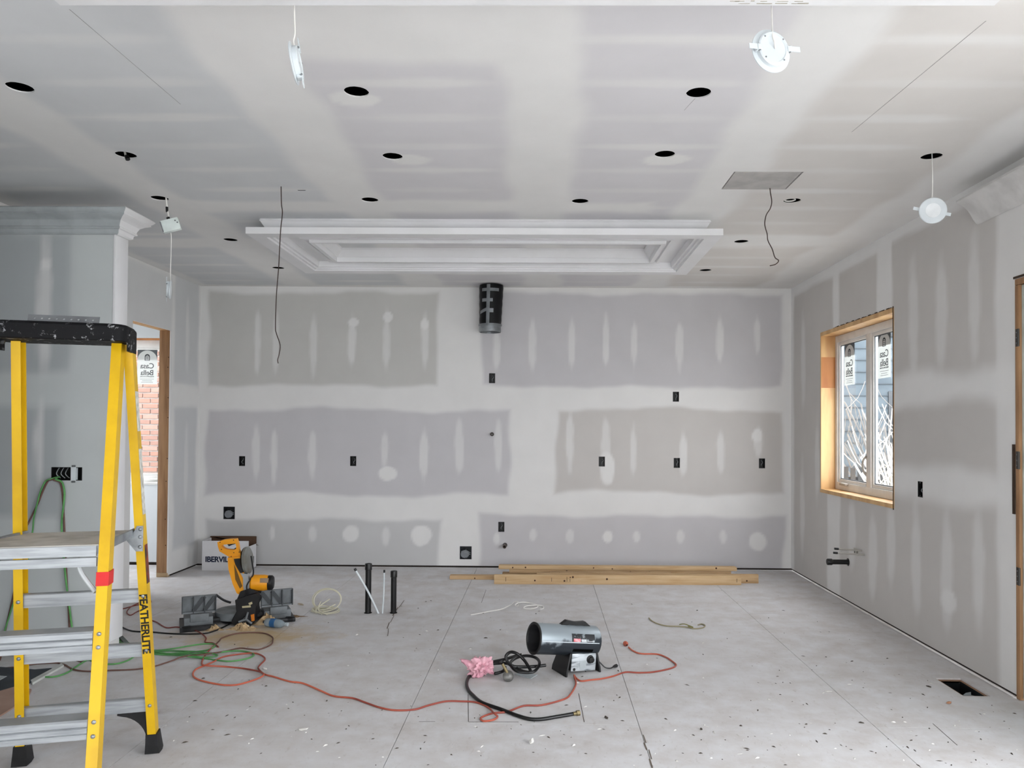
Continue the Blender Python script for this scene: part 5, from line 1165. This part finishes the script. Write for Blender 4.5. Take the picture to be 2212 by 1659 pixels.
l2 = [V(1560, 420, 4.95), V(1400, 455, 4.95), V(1100, 545, 4.94), V(800, 610, 4.90), V(560, 690, 4.84), V(400, 790, 4.76)]
for q in l2: q.z = max(q.z, hr+.001)
MB().tube(l2, hr, 10, 6).build('upper_run', M_BLACKP, hose)
fp = [(1036, 1452), (1018.7, 1455.7), (1010.6, 1466), (1008, 1478), (1012, 1490.7), (1020, 1500), (1040.6, 1517), (1082, 1532), (1131, 1550), (1162.6, 1554), (1204, 1548), (1238, 1542)]
MB().tube([FL(x, y, hr) for x, y in fp], hr, 10, 6).build('floor_run', M_BLACKP, hose)
e0, e1 = FL(1238, 1542, .011), FL(1252, 1540, .011); ft = MB().cyl(e0, e0+(e1-e0)*.55, .010, n=12).cyl(e0+(e1-e0)*.5, e1, .015, n=6)
ft.build('brass_fitting', mat('brass', '#7d7050', .45, metal=.6), hose)
rg = V(1200, 960, 4.66); rg.z = .03
reg = thing('gas_regulator', 'small grey gas regulator with brass stem by the hose coil', 'regulator', (rg.x, rg.y, 0), world=True)
MB().lathe([(.001, -.012), (.02, -.012), (.033, -.004), (.034, .004), (.02, .012), (.001, .014)], rg, (.25, -.9, .35), 22).build('body', mat('reg_grey', '#5f5e5b', .4, metal=.5), reg)
MB().cyl(rg+Vector((-.005, 0, .02)), rg+Vector((-.035, .01, .07)), .009, n=10).build('brass_stem', mat('brass', '#7d7050', .45, metal=.6), reg)
MB().lathe([(.001, .012), (.012, .01), (.014, 0), (.001, -.002)], rg+Vector((-.04, .012, .078)), (-.5, .1, .8), 12).build('cap', M_BLACK, reg)
MB().tube([FL(1068, 1455, .012), FL(1078, 1453, .014), FL(1088, 1449, .03), rg+Vector((-.02, .03, .045))], hr, 8, 5).build('hose_tail', M_BLACKP, reg)
cd0 = FL(1131, 1461); cdm = MB().prism([(-.06, .035), (.045, -.055), (.085, .02), (.0, .06)], .002, .005, fn=lambda a, b, z: cd0+Vector((a, b, z+.12*max(0, -.0-a*.3)*.0)))
solo(cdm, 'tag_card', mat('tag_card', '#b7bfc3', .5), 'pale tag card lying under the hose coil', 'card')
# pink insulation wad
ic = FL(1040, 1461); bm = bmesh.new(); bmesh.ops.create_icosphere(bm, subdivisions=5, radius=1); rr = random.Random(4)
from mathutils import noise as mnoise
for v in bm.verts:
    d = v.co.copy(); n_ = mnoise.fractal(d*1.6+Vector((3, 1, 7)), .9, 2.2, 4)*.5+abs(mnoise.noise(d*3.1))*.5
    v.co = Vector((d.x*.085, d.y*.065, d.z*.062))*(1+.95*n_-.25+.16*mnoise.noise(d*6))
    v.co.z = max(v.co.z+.058, .001)
    if d.x < -.75 and d.z > .0: v.co += Vector((-.035, 0, .03))*((-d.x-.75)/.25)
bm.verts.index_update(); mb = MB(); mb.add([v.co+ic for v in bm.verts], [[v.index for v in f.verts] for f in bm.faces]); bm.free()
solo(mb, 'insulation_wad', mat('pink_fibreglass', '#d9a8b3', .95, col2='#c48e9c', scale=14, bump=.7, bscale=60), 'wad of pink fibreglass insulation stuffed round the hose', 'insulation', smooth=60)

# ================================================================= CORDS ON THE FLOOR
floor_cord('extension_cord', [(1358, 1398), (1368, 1406), (1385, 1412), (1419, 1413), (1438.5, 1419.6), (1453, 1429), (1460.5, 1437), (1448, 1444), (1411.7, 1451.4), (1380, 1453), (1350.6, 1452), (1326, 1460), (1300, 1466), (1277, 1468.5), (1256, 1471), (1246, 1466), (1240, 1458, .006), (1242, 1466, .004), (1244, 1478), (1233.5, 1498), (1219, 1510), (1170, 1523), (1131, 1524.6), (1096.7, 1537), (1065, 1540.5), (1045, 1547), (1038, 1552.5), (1045.5, 1557.6), (1065, 1555), (1074.7, 1548), (1067.4, 1541, .011), (1052.8, 1527), (1028, 1517), (996.6, 1514.8), (962, 1515), (924, 1524), (895, 1532.6), (852, 1534), (820, 1528), (791, 1518), (762, 1508), (722, 1503.7), (693, 1492), (655, 1476), (626, 1472), (591.5, 1461.7), (571, 1456), (558, 1444), (562, 1436), (572.6, 1424), (563, 1414.5), (546, 1411), (517.5, 1413), (481.6, 1419), (460, 1430), (443, 1437), (421.7, 1446.8), (417, 1458.8), (429, 1468), (457.6, 1475.5), (488.8, 1480), (517.5, 1478), (551, 1468), (569, 1458.8, .011), (563, 1451.6, .011), (529.5, 1444.4), (481.6, 1439.6), (443, 1437.5, .011), (436, 1431), (443, 1415.6), (453, 1403.7), (467, 1391.7)], .0052, M_OR, 'long orange extension cord from the heater across the floor')
a = FL(1352, 1391, .012); ax_ = (FL(1360, 1400, .012)-a).normalized()
solo(MB().lathe([(.001, -.022), (.016, -.02), (.018, .0), (.012, .015), (.006, .03)], a, ax_, 12), 'cord_socket', M_OR, 'orange socket end of the extension cord', 'plug')
floor_cord('power_cord', [(467, 1391), (474, 1384), (479, 1378.5), (496, 1372), (517.5, 1367.7), (553.5, 1366.5), (575, 1369), (588, 1376), (589.4, 1383), (584.6, 1393), (560.6, 1402.5), (540, 1402), (517.5, 1400), (488.8, 1406), (445.6, 1413, .012), (397.7, 1418, .012), (375, 1426), (357, 1432), (330, 1440), (290, 1446), (240, 1448), (190, 1450), (158, 1446), (140, 1436), (120, 1431)], .0048, M_BR, 'thin brown-red cord looping in front of the saw')
floor_cord('power_cord', [(472, 1397.7), (460, 1389), (443, 1387), (445, 1378), (433.7, 1367.7, .012), (417, 1360.5), (383, 1354.5), (359, 1355.7), (338, 1343.8), (322, 1337.8), (312, 1326), (318, 1310), (326, 1300), (318.7, 1294.6), (290, 1293), (268, 1294), (250, 1304), (238, 1314)], .0048, M_RD, 'dark red cord running from the partition end towards the saw')
floor_cord('power_cord', [(239.6, 1320), (266, 1315), (292, 1308), (308, 1306), (314, 1312), (294.7, 1322), (281.5, 1329), (274, 1322), (282.7, 1311, .01), (300, 1302)], .0045, M_RD, 'short dark red cord loop beside the partition end')
G = 'green cord strands piled by the ladder'
floor_cord('power_cord', [(246, 1388), (285, 1398), (330.6, 1404.9), (373.8, 1401), (421.7, 1393), (452.8, 1390.5), (464.8, 1394), (452.8, 1402.5), (428.9, 1407), (378.6, 1410.8), (330.6, 1413), (290, 1412)], .005, M_GR, 'green cord loop reaching furthest from the camera right of the ladder', group=G)
floor_cord('power_cord', [(250, 1396), (290, 1404), (330.6, 1409.5), (397.7, 1412.5), (457.6, 1410.8), (505.5, 1406), (536.7, 1408.5), (548.7, 1414.4), (536.7, 1421.6), (505.5, 1427.6), (481.6, 1427.6), (445.6, 1422.8), (397.7, 1417, .010), (330, 1406, .010), (270, 1392)], .005, M_GR, 'long green cord loop reaching furthest right under the orange cord', group=G)
floor_cord('power_cord', [(240, 1402), (300, 1410), (350, 1414), (410, 1417, .01), (445, 1420), (470, 1416), (440, 1409, .01), (380, 1406), (320, 1404), (260, 1384), (240, 1374)], .005, M_GR, 'inner green cord loop of the pile right of the ladder', group=G)
floor_cord('power_cord', [(0, 1452), (42, 1457), (67, 1459), (92.5, 1462), (118, 1461.6), (143, 1454), (161.5, 1442), (188, 1426), (202, 1429), (219, 1434), (250, 1434), (275, 1427), (290, 1418)], .005, M_GR, 'single green cord sagging across the floor under the ladder', group=G)
floor_cord('power_cord', [(0, 1444), (40, 1440), (80, 1434), (122, 1432), (140, 1437), (160, 1446), (185, 1450), (205, 1449)], .0045, M_BR, 'thin brown cord on the floor left under the ladder', )
# cords hanging from the gang box
def hang_cord(pts, m_, label, r=.0055, off=0):
    P = [plane(x, y, 1, YP-.012-off) for x, y in pts]; P[0].y += .05; P[1].y = YP-.03
    P += [FL(x, y, r) for x, y in m_[1]]
    return solo(MB().tube(P, r, 7, 5), m_[2], m_[0], label, 'cord', 'cords hanging from the gang box')
hang_cord([(115, 1031), (114, 1036), (103, 1040), (92, 1062), (83, 1085), (66, 1120), (54, 1148), (44, 1200), (30, 1280), (12, 1360)], (M_BR, [(0, 1425), (-20, 1440)], 'power_cord'), 'brown cord hanging in a left curve from the gang box')
hang_cord([(116, 1031), (112, 1034), (98, 1040), (88, 1060), (81, 1085), (73, 1120), (70, 1150), (58, 1220), (30, 1300), (8, 1370)], (M_GR, [(-10, 1430), (-30, 1445)], 'power_cord'), 'green cord hanging in a left curve from the gang box', .005, .012)
hang_cord([(117, 1031), (119, 1036), (129, 1042), (134, 1060), (136, 1085), (139, 1140), (143, 1230), (148, 1320), (152, 1380)], (M_BR, [(160, 1424), (180, 1430)], 'power_cord'), 'brown cord hanging straight down right of the gang box')
hang_cord([(118, 1031), (121, 1035), (133, 1041), (139, 1060), (138, 1085), (133, 1140), (140, 1230), (147, 1290), (158, 1370)], (M_GR, [(172, 1420), (200, 1426)], 'power_cord'), 'green cord hanging straight down right of the gang box', .006, .012)
# tangle by the partition end
for k in range(5):
    floor_cord('power_cord', [(238, 1366+5*k), (252, 1376+4*k, .01*k), (268, 1384+3*k, .006*k), (285, 1392+2*k), (300, 1398+k)], .005, M_GR if k != 2 else mat('dull_green_cord', '#6d8f68', .6), ('topmost', 'second', 'third', 'fourth', 'lowest')[k]+' strand of the green tangle beside the partition end', group=G)
solo(MB().beam(FL(238, 1352, .05), FL(272, 1388, .014), .028, .012), 'grey_strap', mat('strap_grey', '#5f6866', .7), 'flat dark grey strap leaning in the green tangle', 'strap')

# ================================================================= LOOSE CABLES
ci = FL(702, 1322); cl = thing('cable_coil', 'coil of pale cable left of the black pipes', 'cable coil', ci, world=True); M_PALE = mat('pale_cable', '#cdc9b4', .6)
for k in range(4):
    R_ = .115-.012*k; ox, oy = .012*math.sin(k*2.1), .012*math.cos(k*1.7)
    MB().tube([ci+Vector((ox+R_*math.cos(t), oy+R_*.78*math.sin(t), .007+.009*k+.006*math.sin(2*t+k))) for t in [6.283*i/14 for i in range(14)]], .0048, 6, 4, closed=True).build('flat_turn', M_PALE, cl)
for k, (R_, y_) in enumerate(((.120, .05), (.112, .03))):
    MB().tube([ci+Vector((.01*k+R_*math.cos(t), y_+.05*math.sin(t)*.6, .092+.085*math.sin(t)*(1-.03*k))) for t in [6.283*i/16 for i in range(16)]], .0048, 6, 4, closed=True).build('raised_turn', M_PALE, cl)
for a, b in (((-.03, -.02, .09), (.05, -.11, .006)), ((.03, .03, .1), (-.05, -.08, .01)), ((.08, .02, .06), (.0, -.1, .006))):
    MB().tube([ci+Vector(a), ci+(Vector(a)+Vector(b))/2+Vector((-.04, -.02, -.01)), ci+Vector(b)], .0048, 6, 5).build('stray_turn', M_PALE, cl)
floor_cord('cable_scrap', [(1017, 1328), (1035, 1325), (1060, 1320), (1083, 1316), (1098, 1309), (1108, 1304, .02), (1112, 1300, .06), (1118, 1300, .085), (1122, 1304, .06), (1118, 1309, .02), (1113, 1307, .02), (1120, 1302, .03), (1135, 1301, .01), (1158, 1306), (1161, 1311), (1148, 1315), (1132, 1314), (1137, 1309, .01), (1158, 1307, .01), (1172, 1309), (1174, 1314), (1167, 1316)], .0042, M_WIRE_W, 'white cable scrap with a curl lying before the lumber pile', 'cable')
floor_cord('cable_scrap', [(1402, 1335), (1408, 1341), (1420, 1347), (1440, 1352), (1465, 1353), (1485, 1355), (1500, 1358), (1518, 1356), (1523, 1351), (1515, 1348), (1508, 1350)], .005, mat('grubby_cable', '#9b9276', .7), 'grubby tan cable scrap on the floor right of the heater', 'cable')
floor_cord('cable_scrap', [(1468, 1349, .006), (1478, 1348, .02), (1490, 1352, .012), (1497, 1355, .006), (1486, 1353, .012)], .004, mat('scrap_olive', '#7d7846', .7), 'olive twist of cable on the tan scrap', 'cable')

# ================================================================= SCRAPS AT LOWER LEFT
c = FL(48, 1452); z_ = .004
def slab(name, pts, z0, z1, m_, label, cat):
    P = [FL(x, y) for x, y in pts]; n = len(P); mb = MB(); mb.loft([[p+Vector((0, 0, z)) for p in P] for z in (z0, z1)]); return solo(mb, name, m_, label, cat)
slab('dark_sheet', [(-60, 1480), (-60, 1440), (75, 1450), (112, 1447), (62, 1478), (0, 1496), (-60, 1510)], .001, .012, mat('charcoal_sheet', '#343a40', .7, col2='#2a2f34'), 'charcoal sheet of material on the floor under the ladder', 'sheet')
slab('pale_scrap', [(-60, 1460), (15, 1466), (0, 1474), (-60, 1478)], .013, .015, mat('pale_scrap', '#a3a8aa', .7), 'pale paper scrap on the charcoal sheet', 'paper')
slab('plywood_strip', [(-60, 1512), (0, 1496), (22, 1484), (68, 1492), (60, 1512), (0, 1549), (-60, 1580)], .001, .010, mat('reddish_ply', '#a5897a', .8, col2='#95786a', scale=4), 'reddish plywood offcut at the lower left edge', 'plywood')
slab('drywall_strip', [(66, 1474), (110, 1450), (132, 1437), (138, 1441), (112, 1456), (70, 1480)], .001, .014, mat('strip_white', '#c6c8c4', .8), 'narrow white drywall strip under the ladder', 'drywall')

# ================================================================= DEBRIS
M_GYP = mat('gypsum_chip', '#d9d7d2', .9); M_CHIP = mat('dark_chip', '#4b443d', .9)
def chip(label, px, py, s, m_, h=.5, name='debris_chip', cat='debris'):
    c = FL(px, py); rr = random.Random(int(px*7+py)); bm = bmesh.new(); bmesh.ops.create_icosphere(bm, subdivisions=1, radius=1); bm.verts.index_update(); a = rr.uniform(0, 3)
    V_ = []
    for v in bm.verts:
        x, y, z = v.co.x*s*rr.uniform(.7, 1.1), v.co.y*s*.45*rr.uniform(.7, 1.1), (v.co.z+.85)*s*h*rr.uniform(.5, .9)
        V_.append(c+Vector((x*math.cos(a)-y*math.sin(a), x*math.sin(a)+y*math.cos(a), max(z, .0005))))
    mb = MB(); mb.add(V_, [[v.index for v in f.verts] for f in bm.faces]); bm.free(); return solo(mb, name, m_, label, cat, 'larger chips on the floor', smooth=0)
chip('white drywall chunk on the floor in front of the heater', 1148, 1605, .028, M_GYP); chip('splintered pale chip on the floor near the bottom left', 655, 1577, .03, M_GYP, .25)
chip('grey crumb cluster right of the hose end', 1310, 1552, .02, M_CHIP); chip('orange-brown chip beside the floor duct', 2050, 1520, .022, mat('rust_chip', '#a5785c', .9))
chip('dark sliver near the floor duct', 2006, 1484, .02, M_CHIP, .3); chip('dark screw-like chip near the bottom right', 1861, 1562, .018, M_CHIP, .3)
chip('pale chip beside the orange cord knot', 572, 1446, .024, M_GYP, .4); chip('dark chip right of the hose coil', 1515, 1576, .016, M_CHIP, .4)
chip('pale triangular offcut near the cable coil', 650, 1306, .05, mat('pale_offcut', '#b7a893', .9), .12); chip('pale drywall flake at the lower right', 1790, 1494, .025, M_GYP, .15)
def crumbs(name, n, m_, smin, smax, label, seed):
    rr = random.Random(seed); mb = MB()
    while n:
        px, py = rr.uniform(330, 2200), rr.uniform(1275, 1655)
        c = FL(px, py)
        if c.x > XR-.05 or c.x < -3.6: continue
        if rr.random() > (.35+.65*((px-330)/1870)*((py-1275)/380)+.1): continue
        n -= 1; s = rr.uniform(smin, smax); a = rr.uniform(0, 3.14); l = rr.uniform(.7, 2.6)
        e = Vector((math.cos(a), math.sin(a), 0))*s*l; f_ = Vector((-math.sin(a), math.cos(a), 0))*s*.6; u = Vector((0, 0, s*rr.uniform(.3, .9)))
        z_ = Vector((0, 0, .0003))
        mb.add([c-e+z_, c-f_+z_, c+e+z_, c+f_+z_, c+u+e*.2, c+u-e*.3], [(0, 1, 4), (0, 4, 5), (1, 2, 4), (2, 3, 4), (3, 5, 4), (3, 0, 5), (0, 3, 2, 1)])
    o = mb.build(name, m_, base=(0, 4.5, 0), smooth=0); return tag(o, label, 'debris', kind='stuff')
crumbs('floor_crumbs', 230, M_CHIP, .003, .008, 'dark crumbs and splinters strewn over the floor', 21)
crumbs('plaster_crumbs', 190, M_GYP, .003, .008, 'white plaster crumbs strewn over the floor', 33)
# splintered gouges along sheet joints
for lab, pts in (('dark splintered gouge in the floor joint right of the pipes', [(872, 1297), (861, 1312), (850, 1330), (842, 1345), (838, 1358), (836, 1374)]), ('splintered gouge in the floor joint at the bottom centre', [(1388, 1588), (1393, 1605), (1400, 1620), (1405, 1640), (1412, 1659)])):
    P = [FL(x, y) for x, y in pts]; mb = MB()
    for i, (p, q) in enumerate(zip(P[:-1], P[1:])): mb.beam(p+Vector((.004*(-1)**i, 0, .0012)), q+Vector((.006*(-1)**i, 0, .0012)), .0035+.003*(i % 2), .002)
    solo(mb, 'splinter_gouge', mat('gouge_brown', '#6a5f55', .9), lab, 'gouge', 'gouges along the floor joints')

for o in bpy.data.objects:
    if '_w' in o: del o['_w']
